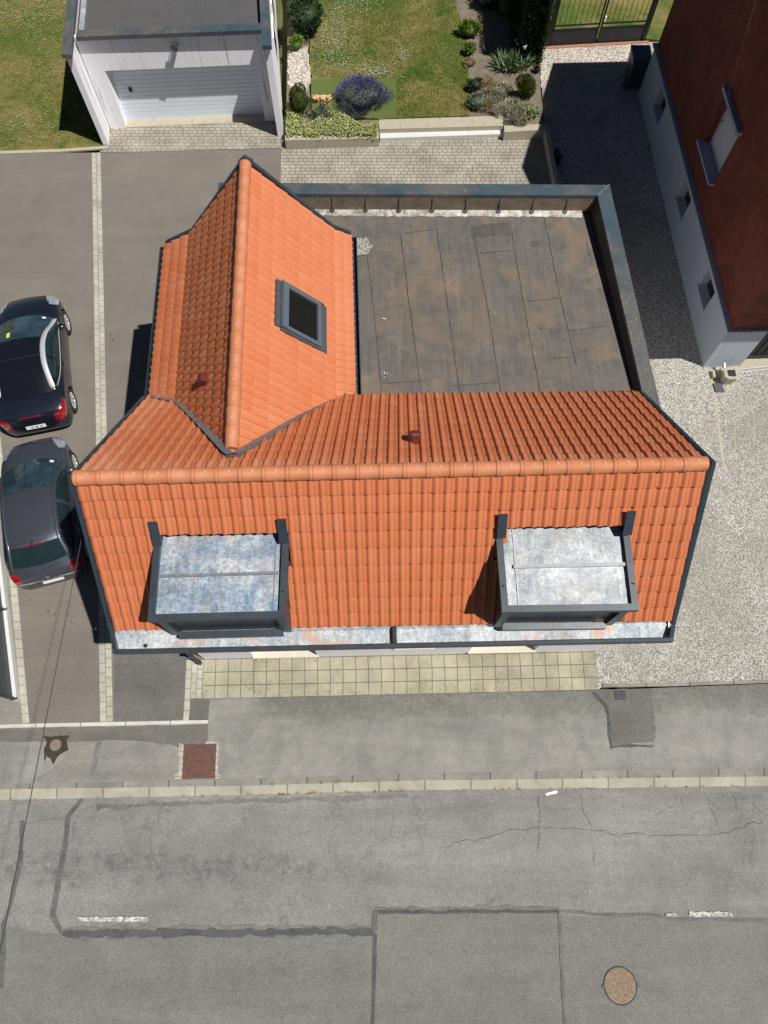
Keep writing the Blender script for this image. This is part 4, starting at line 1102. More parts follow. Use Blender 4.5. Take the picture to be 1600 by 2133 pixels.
# street side of the plinth with a wide dark door
mb.box(bq(0, .3, -.15), bx * .72, by * .3, V(0, 0, ZP + .15)); mb.box(bq(0, 4.2, -.15), bx * (WIDE - 4.2), by * .3, V(0, 0, ZP + .15)); mb.box(bq(0, 1.02, ZP - .12), bx * 3.18, by * .3, V(0, 0, .12))
pb(BLn - .3, BLn, -.15, ZP, .3, WIDE)
mb.build('plinth', 'grey_render', bh)
mb = MB(); mb.box(bq(.26, 1.02, -.05), bx * 3.18, by * .05, V(0, 0, ZP))
gd = mb.build('door', 'black_plastic', bh)
mb = MB()
for k in range(1, 16): mb.box(bq(.24, 1.02 + k * .2, 0), bx * .02, by * .03, V(0, 0, ZP - .12))
mb.box(bq(.22, 1.02, .0), bx * 3.18, by * .05, V(0, 0, .12)); mb.build('door_rail', 'dark_iron', gd)
mb = MB(); t = .07
mb.box(bq(-.08, -.08, ZP), by * (BLn + .16), bx * .2, V(0, 0, .05)); mb.box(bq(-.08, .12, ZP), bx * WIDE, by * .2, V(0, 0, .05))
mb.build('plinth_cap', 'plinth_cap', bh)
for a, b in OW:
    mb = MB(); pb(a, b, .78, 1.42, .22, .26, mb); wi = mb.build('window', 'dark_glass', bh)
    mb = MB(); mb.box(bq(a - .06, -.05, .74), by * (b - a + .12), bx * .27, V(0, 0, .045)); mb.build('sill', 'grey_render', wi)
# brick storey, gable turned to the neighbour
HV, HG = 5.0, 8.1
WU0, WU1 = P(1470, 372, 2.6), P(1450, 293, 2.6)
u0 = 4.05; u1 = 5.45
z0w, z1w = 2.55, 4.0
mb = MB()
def gq(u, z, d=0.06): return bq(u, d, z)
def gable_top(u): return HV + (HG - HV) * (1 - abs(u - BLn / 2) / (BLn / 2))
def gf(a, b):
    mb.face([gq(a, ZP), gq(b, ZP), gq(b, gable_top(b)), gq(a, gable_top(a))][::-1], uv=[(a, ZP), (b, ZP), (b, gable_top(b)), (a, gable_top(a))][::-1])
gf(0, u0)
for za, zb in ((ZP, z0w),): mb.face([gq(u0, za), gq(u1, za), gq(u1, zb), gq(u0, zb)][::-1], uv=[(u0, za), (u1, za), (u1, zb), (u0, zb)][::-1])
um = BLn / 2
for a, b in ((u0, um), (um, u1)) if u0 < um < u1 else ((u0, u1),):
    mb.face([gq(a, z1w), gq(b, z1w), gq(b, gable_top(b)), gq(a, gable_top(a))][::-1], uv=[(a, z1w), (b, z1w), (b, gable_top(b)), (a, gable_top(a))][::-1])
if u1 < um: gf(u1, um); gf(um, BLn)
else: gf(u1, BLn)
for u in (u0, u1):
    mb.face([gq(u, z0w), gq(u, z0w, .30), gq(u, z1w, .30), gq(u, z1w)])
# street side and back wall of the brick storey
mb.face([bq(0, .06, ZP), bq(0, WIDE, ZP), bq(0, WIDE, HV), bq(0, .06, HV)], uv=[(0, ZP), (WIDE, ZP), (WIDE, HV), (0, HV)])
mb.face([bq(BLn, .06, ZP), bq(BLn, WIDE, ZP), bq(BLn, WIDE, HV), bq(BLn, .06, HV)])
mb.face([bq(0, WIDE, ZP), bq(BLn, WIDE, ZP), bq(BLn, WIDE, HV), bq(0, WIDE, HV)])
mb.build('brick_wall', 'brick', bh)
mb = MB(); mb.box(bq(u0, .24, z0w), by * (u1 - u0), bx * .04, V(0, 0, z1w - z0w)); wi = mb.build('window', 'shutter_white', bh)
mb = MB()
for k in range(1, 26): mb.box(bq(u0, .232, z0w + k * .055), by * (u1 - u0), bx * .012, V(0, 0, .012))
mb.build('shutter', 'shutter_white', wi)
mb = MB(); mb.box(bq(u0 - .1, -.10, z0w - .06), by * (u1 - u0 + .2), bx * .34, V(0, 0, .07)); mb.build('sill', 'plinth_cap', wi)
mb = MB(); mb.box(bq(u0 - .12, -.07, z1w), by * (u1 - u0 + .24), bx * .2, V(0, 0, .10)); mb.build('lintel', 'plinth_cap', wi)
mb = MB(); ov = .55; sv = .2
for s_ in (0, 1):
    ua, ub = (-ov - .35, um) if s_ == 0 else (BLn + ov - .3, um)
    def hz(u): return HV + (HG - HV) * (1 - abs(u - um) / um)
    a, b = bq(ua, -sv, hz(ua)), bq(ub, -sv, hz(ub)); ex = bx * (WIDE + .5)
    n_ = V(0, 0, .16); mb.box(a + V(0, 0, .04), ex, b - a, n_)
mb.build('roof', 'brick', bh)
# white cable hung on the brick wall
a = bq(3.45, .02, 3.75)
mb = MB(); mb.tube([bq(5.0, .03, 3.55), bq(5.0, -.03, 3.56)], .035, 10); mb.tube([bq(5.0, -.03, 3.56), bq(4.7, -.35, 4.7), bq(4.3, -.8, 6.2), bq(3.6, -1.5, 8.5)], .005, 6)
tag(mb.build('wall_cable', 'lead'), 'thin pale cable rising from the red brick wall above the shuttered window', 'cable')

# ---------------------------------------------------------------- slatted fence on the left of the driveway
fe = thing('fence', 'dark slatted fence panels on a low white wall beside the driveway', 'fence', (-9, 3, 0))
f_end, f_far = P(44, 1458, 0), P(-22, 900, 0)
fd = (f_far - f_end).normalized(); fn = V(-fd.y, fd.x, 0)        # fn points away from the driveway
if fn.x > 0: fn = -fn
FLn2 = (f_far - f_end).length
mb = MB(); mb.box(f_end + fn * .02 + V(0, 0, -.1), fd * FLn2, fn * .11, V(0, 0, .26)); mb.build('low_wall', 'concrete_white', fe)
mb = MB()
L_ = 0
for k in range(19): mb.box(f_end + fn * .10 + fd * .05 + V(0, 0, .165 + k * .085), fd * (FLn2 - .1), fn * .022, V(0, 0, .078))
mb.build('slat_panel', 'anth', fe)
mb = MB()
for k in range(6):
    q = f_end + fd * (.0 + k * 2.15) + fn * .06
    mb = MB(); mb.box(q + V(0, 0, .16), fd * .06, fn * .04, V(0, 0, 1.66)); mb.box(q - fn * .06 + V(0, 0, .165), fd * .04, fn * .14, V(0, 0, .02)); mb.build('post', 'anth', fe)

# ---------------------------------------------------------------- iron covers
def cover_square(cx, cy, ang=0):
    c = P(cx, cy, 0); t = thing('manhole_cover', 'square rust brown iron cover with a round lid in the pavement', 'manhole cover', c)
    q = [P(x, y, .008) for x, y in ((383, 1550), (451, 1549), (448, 1621), (379, 1623))]
    mb = MB(); mb.face([q[3], q[2], q[1], q[0]]); 
    for a, b in zip(q, q[1:] + q[:1]): mb.face([a, b, b - V(0, 0, .02), a - V(0, 0, .02)])
    mb.build('frame', 'rust_iron', t)
    cc = sum(q, V(0, 0, 0)) / 4; r = .315
    mb = MB(); N = 48
    ring = lambda rr, z: [cc + V(math.cos(2 * math.pi * k / N) * rr, math.sin(2 * math.pi * k / N) * rr, z) for k in range(N)]
    mb.grid([ring(r, .004), ring(r - .012, .006)], close=True, smooth=False, mi=1); mb.face(ring(r - .012, .008))
    for yy in range(-9, 10):
        for xx in range(-9, 10):
            if math.hypot(xx, yy) * .03 < r - .03 and (xx + yy) % 2 == 0: mb.box(cc + V(xx * .03 - .008, yy * .03 - .008, .008), (.016, 0, 0), (0, .016, 0), (0, 0, .005))
    mb.disc(cc + V(0, 0, .016), .014, 10, mi=1)
    mb.build('lid', ['rust_iron', 'dark_iron'], t)
    edge = [[(373, 1548), (383, 1550), (379, 1623), (363, 1622), (366, 1612), (372, 1610)], [(451, 1546), (456, 1546), (453, 1610), (459, 1616), (458, 1622), (448, 1621)], [(428, 1545), (456, 1545), (451, 1549.5), (428, 1549.5)]]
    for e in edge: sheet('cobble_border', e, .006, 'cobble_strip', rag=.008, step=.05)
cover_square(415, 1585)
def round_cover(px, py, r, z, lab, mats, rim=True):
    c = P(px, py, z); c.z = z; t = thing('manhole_cover', lab, 'manhole cover', c)
    N = 48
    ring = lambda rr, zz: [c + V(math.cos(2 * math.pi * k / N) * rr, math.sin(2 * math.pi * k / N) * rr, zz) for k in range(N)]
    mb = MB(); mb.grid([ring(r * 1.08, .002), ring(r * 1.05, .012), ring(r * 1.01, .012), ring(r * .995, .002)], close=True, smooth=False); mb.build('rim', mats[1], t)
    mb = MB(); mb.face(ring(r * .985, .006)); 
    k = 0
    for q in range(1, 9):
        nn = max(6, int(q * 6.28 * 1.15))
        for j in range(nn):
            a = 6.283 * j / nn; p = c + V(math.cos(a), math.sin(a), 0) * r * q / 9.2
            mb.box(p + V(-.010, -.010, .006), (.02, 0, 0), (0, .02, 0), (0, 0, .007))
    mb.build('lid', mats[0], t)
    mb = MB(); mb.box(c + V(-r * 1.18, -.03, .0), (r * .14, 0, 0), (0, .05, 0), (0, 0, .014)); mb.build('hinge', mats[1], t); mb = MB(); mb.box(c + V(r * 1.06, -.03, 0), (r * .12, 0, 0), (0, .06, 0), (0, 0, .014)); mb.build('hinge', mats[1], t)
    return t
round_cover(1292, 2053, .31, ZR + .006, 'round rusty iron cover set in the roadway', ('rust_pale', 'dark_iron'))
mat_plain('valve_brown', (.20, .16, .125), .8, var=.3, sc=20, bump=.004)
# small round valve in the pavement with a damp patch round it
sheet('damp_patch', [(89, 1532), (105, 1535), (120, 1533), (145, 1532), (139, 1543), (143, 1562), (128, 1570), (119, 1577), (111, 1594), (105, 1580), (97, 1575), (92, 1590), (92, 1560), (98, 1546)], .014, 'wet', rag=.008, step=.04)
c = P(116, 1552, .018); mb = MB(); mb.disc(c + V(0, 0, .006), .125, 28); mb.tube([c + V(0, 0, -.01), c + V(0, 0, .004)], .135, 28, mi=1)
tag(mb.build('valve_cover', ['valve_brown', 'dark_iron']), 'small round valve cover in a dark damp patch on the pavement', 'valve cover')
q = [P(x, y, .014) for x, y in ((1281, 1438), (1304, 1438), (1304, 1458), (1282, 1458))]
mb = MB(); mb.box(q[3], q[2] - q[3], q[0] - q[3], V(0, 0, .006)); mb.box(q[3] + V(.03, .03, .006), (q[2] - q[3]) * .75, (q[0] - q[3]) * .72, V(0, 0, .004))
tag(mb.build('utility_cover', 'dark_iron'), 'small square grey cover at the corner of the patched pavement', 'utility cover')

# ---------------------------------------------------------------- overhead cable
a, b = P(170, 1122, 5.3), P(50, 1700, 8.0); d = b - a
pts = []
for k in range(41):
    t = -.0 + k / 40 * 4.0; p = a + d * t; p.z += -.10 * math.sin(math.pi * min(1, t / 4)) ; pts.append(p)
mb = MB(); mb.tube(pts, .0065, 6)
tag(mb.build('overhead_cable', 'flashing_grey'), 'thin dark overhead cable running from the house gable across the street', 'cable')

# ---------------------------------------------------------------- things at the brick house corner
c = P(1512, 792, .0); mb = MB(); s = .2; rows = []
for z, k in ((0, .80), (.30, 1.0), (.34, 1.0), (.35, .93)):
    rows.append([c + V(x * s * k, y * s * k * .9, z) for x, y in ((-1, -.6), (-.6, -1), (.6, -1), (1, -.6), (1, .6), (.6, 1), (-.6, 1), (-1, .6))])
mb.grid(rows, close=True, smooth=False); mb.face(rows[-1])
t = thing('rain_box', 'pale stone trough with a black square lid by the brick house corner', 'rain box', c)
mb.build('basin', 'concrete', t); mb = MB(); mb.box(c + V(-.10, -.10, .352), (.2, 0, 0), (0, .19, 0), (0, 0, .012)); mb.build('lid', 'black_plastic', t)
mb = MB(); mb.tube([c + V(-.12, .22, .25), c + V(-.12, .34, .30)], .04, 12); mb.build('inlet', 'steel', t)
mb = MB(); q = P(1484, 800, 0); mb.box(q, (.02, -.27, 0), (.24, 0, 0), (0, 0, .05)); tag(mb.build('loose_slab', 'flashing_grey'), 'loose dark slate slab lying on the gravel by the house corner', 'slab')
mb = MB(); q = P(1483, 790, 0); mb.box(q, (.06, 0, 0), (0, .22, 0), (0, 0, .12)); mb.box(q + V(.12, 0, 0), (.12, 0, 0), (0, .24, 0), (0, 0, .14)); tag(mb.build('loose_stones', 'concrete'), 'two pale blocks leaning against the grey plinth corner', 'stone blocks')
sheet('door_apron', [(1520, 766), (1535, 747), (1700, 730), (1700, 748), (1525, 775)], .014, 'concrete')
t = thing('drain_channel', 'narrow slotted drain channel in front of the dark door', 'drain', P(1560, 772, 0))
qa, qb = P(1526, 777, .018), P(1720, 757, .018); dd = (qb - qa); nn = V(-dd.y, dd.x, 0).normalized()
mb = MB(); mb.box(qa, dd, nn * .10, V(0, 0, .01)); mb.build('channel', 'concrete_white', t)
mb = MB(); n_ = int(dd.length / .03)
for k in range(n_): mb.box(qa + dd * k / n_ + nn * .02 + V(0, 0, .009), dd.normalized() * .014, nn * .06, V(0, 0, .004))
mb.build('slot', 'black_plastic', t)
# wheeled bin behind the corner
c = P(1350, 150, 0); t = thing('wheelie_bin', 'dark green wheeled bin behind the grey plinth wall', 'bin', c)
c = V(8.25, 22.15, 0)
mb = MB(); rows = []
for z, k in ((.05, .78), (.9, 1.0), (.98, 1.04)): rows.append([c + V(x * .29 * k, y * .36 * k, z) for x, y in ((-1, -1), (1, -1), (1, 1), (-1, 1))])
mb.grid(rows, close=True, smooth=False); mb.face(rows[-1]); mb.build('bin_body', 'bin_green', t)
mb = MB(); rows = [[c + V(x * .31, y * .39, z + y * .02) for x, y in ((-1, -1), (1, -1), (1, 1), (-1, 1))] for z in (.99, 1.03)]; rows.append([c + V(x * .25, y * .33, 1.07) for x, y in ((-1, -1), (1, -1), (1, 1), (-1, 1))])
mb.grid(rows, close=True, smooth=False); mb.face(rows[-1]); mb.build('bin_lid', 'bin_green', t)
for s_ in (-1, 1):
    mb = MB(); mb.tube([c + V(s_ * .27, -.28, .12), c + V(s_ * .33, -.28, .12)], .12, 16); mb.build('wheel', 'black_plastic', t)

# ---------------------------------------------------------------- walls and steps round the garden
def wallbox(name, pix, z0, z1, mat, label, cat):
    pts = W(pix, z1); 
    for p in pts: p.z = z1
    mb = MB(); slab(mb, pts, z1 - z0); return tag(mb.build(name, mat), label, cat)
wallbox('planter_wall', [(594, 281), (790, 277), (790, 288), (594, 292)], -.05, .34, 'concrete', 'low stained concrete wall under the ivy beside the garage', 'wall')
wallbox('garden_step', [(790, 249), (1047, 241), (1048, 262), (790, 269)], -.05, .30, 'concrete', 'long pale stone edge of the lawn above the white step', 'step')
wallbox('garden_step', [(792, 270), (1049, 262), (1050, 279), (792, 288)], -.05, .15, 'concrete_white', 'lower white step in front of the lawn edge', 'step')
wallbox('planter_wall', [(1050, 262), (1136, 258), (1136, 270), (1051, 275)], -.05, .34, 'concrete', 'short concrete wall below the silvery plants', 'wall')
wallbox('side_wall', [(1133, 262), (1142, 260), (1166, 384), (1157, 386)], -.05, .36, 'concrete', 'narrow low wall between the block paving and the shaded gravel', 'wall')
t = thing('garden_gate', 'black double iron gate with solid lower panels behind the gravel', 'gate', P(1240, 88, 0))
ga, gb_ = P(1143, 97, 0), P(1338, 86, 0); gd_ = (gb_ - ga); gl = gd_.length; gd_.normalize(); gn = V(-gd_.y, gd_.x, 0)
def gbox(u0, u1, z0, z1, th=.04, d0=0, par=None, name='rail', mt='dark_iron'):
    mb = MB(); mb.box(ga + gd_ * u0 + gn * d0 + V(0, 0, z0), gd_ * (u1 - u0), gn * th, V(0, 0, z1 - z0)); return mb.build(name, mt, par)
mat_plain('gate_black', (.018, .019, .02), .5, .2, var=.3)
for u in (-.09, gl - .02): gbox(u, u + .10, 0, 1.75, .1, -.03, t, 'post', 'gate_black')
for (a_, b_) in ((.03, gl / 2 - .02), (gl / 2 + .02, gl - .05)):
    leaf = MB()
    def lb(u0, u1, z0, z1, th=.035, d0=0): leaf.box(ga + gd_ * u0 + gn * d0 + V(0, 0, z0), gd_ * (u1 - u0), gn * th, V(0, 0, z1 - z0))
    lb(a_, a_ + .05, .05, 1.6); lb(b_ - .05, b_, .05, 1.6); lb(a_, b_, .05, .09); lb(a_, b_, .52, .56); lb(a_, b_, .66, .70); lb(a_, b_, 1.56, 1.6)
    lf = leaf.build('gate_leaf', 'gate_black', t)
    pn = MB(); pn.box(ga + gd_ * (a_ + .05) + gn * .012 + V(0, 0, .09), gd_ * (b_ - a_ - .1), gn * .01, V(0, 0, .43)); pn.build('panel', 'dark_iron', lf)
    br = MB(); nb = 8
    for k in range(1, nb + 1):
        p = ga + gd_ * (a_ + (b_ - a_) * k / (nb + 1)) + gn * .015; br.tube([p + V(0, 0, .68), p + V(0, 0, 1.72)], .009, 6)
    br.build('bars', 'gate_black', lf)
mb = MB(); mb.box(ga + gd_ * (gl / 2 + .06) - gn * .05 + V(0, 0, .78), gd_ * .05, gn * .05, V(0, 0, .16)); mb.build('handle', 'white_paint', t)
mb = MB(); mb.box(ga + gd_ * -.1 - gn * .14 + V(0, 0, -.02), gd_ * (gl + .3), gn * .12, V(0, 0, .05)); mb.build('brick_sill', 'brick_edge', t)
# ---------------------------------------------------------------- parked cars (x forward, y left, local metres)
def paint(name, c, rough=.28, metal=.5, coat=.9, lv=0):
    m = M(name, rough, metal, .5); n = m.noise(6, 5, .65); m.color(m.mix(m.ramp(n, [(.3, 0), (.8, .25)]), c, tuple(x * 1.3 + .01 for x in c)))
    m.rough(m.ramp(m.noise(14, 5, .7), [(.3, rough * .85), (.8, rough * 1.25)]))
    m.b.inputs['Coat Weight'].default_value = coat; m.b.inputs['Coat Roughness'].default_value = .07; MT[name] = m.m
paint('paint_navy', (.018, .026, .042), .32, .6)
paint('paint_black', (.006, .007, .011), .16, .0)
paint('paint_grey', (.085, .094, .115), .38, .6, .6)
mat_plain('satin_silver', (.62, .65, .68), .38, .45, var=.05)
mat_plain('chrome', (.75, .76, .78), .12, 1.0, var=.05)
mat_plain('rubber', (.022, .022, .022), .8, var=.2)
mat_plain('alloy', (.60, .60, .61), .35, .6, var=.15)
mat_plain('car_glass', (.012, .024, .026), .05, 0, .7, var=.4, sc=3)
mat_plain('car_glass_front', (.022, .042, .052), .05, 0, .8, var=.9, sc=2.6)  # pale blue mottling in the colour stands in for reflections on the windscreen
mat_plain('red_lens', (.30, .006, .008), .12, 0, .7, var=.35, sc=18, coat=1)
mat_plain('clear_lens', (.42, .46, .50), .1, .4, .8, var=.5, sc=16, coat=1)
mat_plain('plate_white', (.80, .80, .80), .3, var=.05)
mat_plain('yellow_tag', (.72, .75, .03), .6, var=.1)

def cr(xs, t):
    """Catmull-Rom through a list of tuples, t in 0..1"""
    n = len(xs) - 1; f = t * n; i = min(int(f), n - 1); u = f - i
    p = [xs[max(0, min(n, i + k))] for k in (-1, 0, 1, 2)]
    return tuple(.5 * ((2 * b) + (-a + c) * u + (2 * a - 5 * b + 4 * c - d) * u * u + (-a + 3 * b - 3 * c + d) * u ** 3) for a, b, c, d in zip(*p))

def body_mesh(st, name):
    """st: stations (x, halfwidth, shoulder z, centre z, bottom z)"""
    rows = []; NS = 56
    for k in range(NS + 1):
        x, w, zs, zc, zb = cr(st, k / NS)
        hm = zs - zb
        half = [(0, zc), (.25 * w, zc - .004), (.5 * w, zc - .012 - .05 * (zc - zs)), (.70 * w, zc * .72 + zs * .28 - .008), (.84 * w, zc * .35 + zs * .65 - .004), (.925 * w, zs), (.965 * w, zs - .035), (.985 * w, zs - .10 * hm / .5),
                (1.0 * w, zs - .40 * hm), (.99 * w, zs - .55 * hm), (.995 * w, zs - .72 * hm), (.97 * w, zb + .06), (.93 * w, zb), (.5 * w, zb - .01), (0, zb - .01)]
        ring = [(x, y, z) for y, z in half] + [(x, -y, z) for y, z in reversed(half[1:-1])]
        rows.append(ring)
    bm = bmesh.new(); vs = [[bm.verts.new(p) for p in r] for r in rows]; n = len(rows[0])
    for a in range(len(rows) - 1):
        for b in range(n):
            bm.faces.new((vs[a][b], vs[a + 1][b], vs[a + 1][(b + 1) % n], vs[a][(b + 1) % n]))
    bm.faces.new(vs[0]); bm.faces.new(list(reversed(vs[-1])))
    bmesh.ops.recalc_face_normals(bm, faces=bm.faces[:])
    me = bpy.data.meshes.new(name); bm.to_mesh(me); bm.free()
    for p in me.polygons: p.use_smooth = True
    return me

def cut(me, cyl):
    """subtract wheel housings: list of (x, y, z, r, depth)"""
    ob = bpy.data.objects.new('tmp', me); COL.objects.link(ob); tmp = []
    for x, y, z, r, d in cyl:
        bm = bmesh.new(); bmesh.ops.create_cone(bm, segments=36, radius1=r, radius2=r, depth=d, cap_ends=True, matrix=Matrix.Translation((x, y, z)) @ Matrix.Rotation(R(90), 4, 'X'))
        cm = bpy.data.meshes.new('c'); bm.to_mesh(cm); bm.free(); co = bpy.data.objects.new('c', cm); COL.objects.link(co); tmp.append((co, cm))
        md = ob.modifiers.new('b', 'BOOLEAN'); md.operation = 'DIFFERENCE'; md.object = co; md.solver = 'EXACT'
    dg = bpy.context.evaluated_depsgraph_get(); dg.update()
    out = bpy.data.meshes.new_from_object(ob.evaluated_get(dg)); 
    bpy.data.objects.remove(ob)
    for co, cm in tmp: bpy.data.objects.remove(co); bpy.data.meshes.remove(cm)
    return out

_fine = {}
def fine(me):
    if me.name not in _fine:
        ob = bpy.data.objects.new('tmp', me); COL.objects.link(ob)
        md = ob.modifiers.new('s', 'SUBSURF'); md.subdivision_type = 'SIMPLE'; md.levels = 2; md.render_levels = 2
        dg = bpy.context.evaluated_depsgraph_get(); dg.update()
        _fine[me.name] = bpy.data.meshes.new_from_object(ob.evaluated_get(dg)); bpy.data.objects.remove(ob)
    return _fine[me.name]
def peel(me, pred, off=.006, thick=True):
    me = fine(me)
    """take the faces of a surface whose centre satisfies pred and lift them a few millimetres"""
    mb = MB(); 
    vn = {}
    for p in me.polygons:
        if pred(p.center, p.normal):
            pts = [me.vertices[i].co + me.vertices[i].normal * off for i in p.vertices]
            mb.face(pts, smooth=True)
    # weld
    bm = bmesh.new(); cache = {}
    for f in mb.f:
        vs = []
        for i in f:
            k = tuple(round(c, 4) for c in mb.v[i])
            if k not in cache: cache[k] = bm.verts.new(mb.v[i])
            vs.append(cache[k])
        try: fc = bm.faces.new(vs); fc.smooth = True
        except ValueError: pass
    m2 = bpy.data.meshes.new('peel'); bm.to_mesh(m2); bm.free()
    return m2

def link(me, name, mat, parent):
    o = bpy.data.objects.new(name, me); COL.objects.link(o)
    me.materials.clear(); me.materials.append(MT[mat]); o.parent = parent
    return o

def wheel(parent, x, y, r, w, spokes, side):
    """side +1 faces +y"""
    mb = MB(); N = 40; rows = []
    for rr, yy in ((r * .66, -w / 2), (r * .93, -w / 2), (r, -w * .36), (r, w * .36), (r * .95, w / 2), (r * .72, w / 2), (r * .68, w * .42)):
        rows.append([(x + math.cos(2 * math.pi * k / N) * rr, y + side * yy, r + math.sin(2 * math.pi * k / N) * rr) for k in range(N)])
    mb.grid(rows, close=True)
    ty = mb.build('wheel', 'rubber', parent)
    mb = MB(); rows = []
    for rr, yy in ((r * .70, w * .44), (r * .665, w * .46), (r * .64, w * .30), (r * .62, -w * .2)):
        rows.append([(x + math.cos(2 * math.pi * k / N) * rr, y + side * yy, r + math.sin(2 * math.pi * k / N) * rr) for k in range(N)])
    mb.grid(rows, close=True)
    for k in range(spokes):
        a = 2 * math.pi * k / spokes
        for da in (-.09, .09):
            c0 = V(math.cos(a + da * 2.2), 0, math.sin(a + da * 2.2)) * r * .12; c1 = V(math.cos(a + da), 0, math.sin(a + da)) * r * .66
            p0 = V(x, y + side * w * .40, r) + c0; p1 = V(x, y + side * w * .43, r) + c1
            mb.beam(p0, p1, .022, .02, (0, side, 0))
    mb.tube([V(x, y + side * w * .32, r), V(x, y + side * w * .42, r)], r * .17, 16)
    mb.build('rim', 'alloy', ty)
    mb = MB(); mb.disc(V(x, y - side * w * .05, r), r * .63, 24, up=(0, side, 0)); mb.build('brake_disc', 'dark_iron', ty)

def strip_patch(rail, cen, s0, s1, nu=24, nv=16, lift=0.0, inset=0.0):
    """top surface between the two rails, crown through the centre line"""
    rows = []
    for i in range(nu + 1):
        s = s0 + (s1 - s0) * i / nu
        x, y, z = cr(rail, s)[:3]; cx, cz = cr(cen, s)
        row = []
        for j in range(nv + 1):
            t = -1 + 2 * j / nv; q = 1 - abs(t) ** 2.4
            yy = t * (y - inset)
            row.append((x + (cx - x) * q, yy, z + (cz - z) * q + lift))
        rows.append(row)
    return rows

def make_car(spec):
    root = thing('parked_car', spec['label'], 'car', spec['loc'], 'cars parked nose to tail on the driveway', spec['rz'], local=True)
    root.scale = (spec['scale'],) * 3
    wb = spec['wb']; tr = spec['track']; r = spec['r']
    me = body_mesh(spec['body'], 'body')
    cyl = [(sx * wb / 2, sy * (spec['hw'] - .02), r + .01, r + .045, .50) for sx in (-1, 1) for sy in (-1, 1)]
    me = cut(me, cyl); body = link(me, 'body', spec['paint'], root)
    for sx in (-1, 1):
        for sy in (-1, 1): wheel(root, sx * wb / 2, sy * tr, r, .21, spec['spokes'], sy)
    mb = MB()      # dark floor so that no light passes under the shell
    mb.abox(-wb / 2 - .3, -.62, .2, wb / 2 + .3, .62, .3); mb.build('underbody', 'black_plastic', root)
    rail, belt, cen = spec['rail'], spec['belt'], spec['cen']
    for (nm, a, b, mt, lf) in spec['top']:
        mb = MB(); mb.grid([list(reversed(q)) for q in strip_patch(rail, cen, a, b, lift=lf)]); mb.build(nm, mt, root)
    # sides: painted pillars around dark windows
    for sy in (1, -1):
        def side(s, t, o=0.0):
            a = V(*cr(rail, s)[:3]); b = V(*cr(belt, s)[:3]); p = a.lerp(b, t)
            p.y += (.035 * math.sin(math.pi * t)) + o; p.y *= sy; return p
        mb = MB(); rows = [[side(i / 40, j / 8) for j in range(9)] for i in range(41)]
        if sy < 0: rows = [list(reversed(q)) for q in rows]
        mb.grid(rows); mb.build('pillar', spec['pillar'], root)
        for a, b in spec['windows']:
            mb = MB(); rows = []
            for i in range(21):
                s = a + (b - a) * i / 20
                e = .12
                rows.append([side(s, e + (.90 - e) * j / 6, .012) for j in range(7)])
            if sy < 0: rows = [list(reversed(q)) for q in rows]
            mb.grid(rows); mb.build('side_window', 'car_glass', root)
        # roof rail, belt trim
        mb = MB(); rows = []
        for i in range(49):
            s = spec['arch'][0] + (spec['arch'][1] - spec['arch'][0]) * i / 48; p = V(*cr(rail, s)[:3]); p.y *= sy
            wd = spec['archw'] * (1 if 0 < i < 48 else .4); o = []
            for k in range(7):
                a = math.pi * k / 6; o.append(p + V(0, math.cos(a) * wd * -1 * sy * -1, math.sin(a) * wd * .45 + .004))
            rows.append(o)
        if sy > 0: rows = [list(reversed(q)) for q in rows]
        mb.grid(rows); mb.build('roof_rail', spec['archmat'], root)
        mb = MB(); pts = []
        for i in range(25):
            p = V(*cr(belt, .06 + .88 * i / 24)[:3]); p.y = (p.y + .02) * sy; p.z += .004; pts.append(p)
        mb.tube(pts, .011, 6); mb.build('belt_trim', spec['beltmat'], root)
        # mirror
        mx, my, mz = spec['mirror']; mb = MB(); rows = []
        for k, (dx, w_, h_) in enumerate(((-.09, .02, .02), (-.07, .09, .06), (-.02, .115, .075), (.03, .11, .07), (.07, .07, .045), (.085, .01, .01))):
            rows.append([V(mx + dx, sy * (my + .09) + math.cos(a) * w_, mz + math.sin(a) * h_) for a in [2 * math.pi * j / 14 for j in range(14)]])
        mb.grid(rows, close=True); mb.beam((mx, sy * (my - .06), mz - .02), (mx, sy * (my + .02), mz - .01), .05, .03)
        mi = mb.build('wing_mirror', spec['paint'], root)
        mb = MB(); mb.disc(V(mx - .078, sy * (my + .09), mz), .075, 14, up=(-1, 0, 0), ry=.05); mb.build('mirror_glass', 'chrome', mi)
    # lamps peeled from the body surface
    for sy in (1, -1):
        link(peel(me, lambda c, n: spec['head'](c.x, c.y * sy, c.z, n)), 'headlight', 'clear_lens', root)
        link(peel(me, lambda c, n: spec['tail'](c.x, c.y * sy, c.z, n)), 'tail_light', 'red_lens', root)
    # panel gaps
    for line in spec['gaps']:
        pts = []
        for k in range(25):
            x, y = cr(line, k / 24)
            hit = surf(me, x, y); 
            if hit is not None: pts.append(hit + V(0, 0, .001))
        if len(pts) > 2: mb = MB(); mb.tube(pts, .0045, 5, smooth=False); mb.build('panel_gap', 'black_plastic', body)
    # door shut lines on the sides
    for gx in spec['doors']:
        for sy in (1, -1):
            pts = []
            for z in [.32 + k * .05 for k in range(13)]:
                h = surf_side(me, gx, z, sy)
                if h is not None: pts.append(h + V(0, sy * .001, 0))
            if len(pts) > 2: mb = MB(); mb.tube(pts, .0045, 5, smooth=False); mb.build('door_gap', 'black_plastic', body)
    for gx, gz in spec['handles']:
        for sy in (1, -1):
            h = surf_side(me, gx, gz, sy)
            if h is not None: mb = MB(); mb.tube([h + V(-.09, sy * .012, 0), h + V(.09, sy * .016, .005)], .014, 6); mb.build('door_handle', 'chrome', root)
    spec['extra'](root, me, body)
    return root
from mathutils.bvhtree import BVHTree
_bv = {}
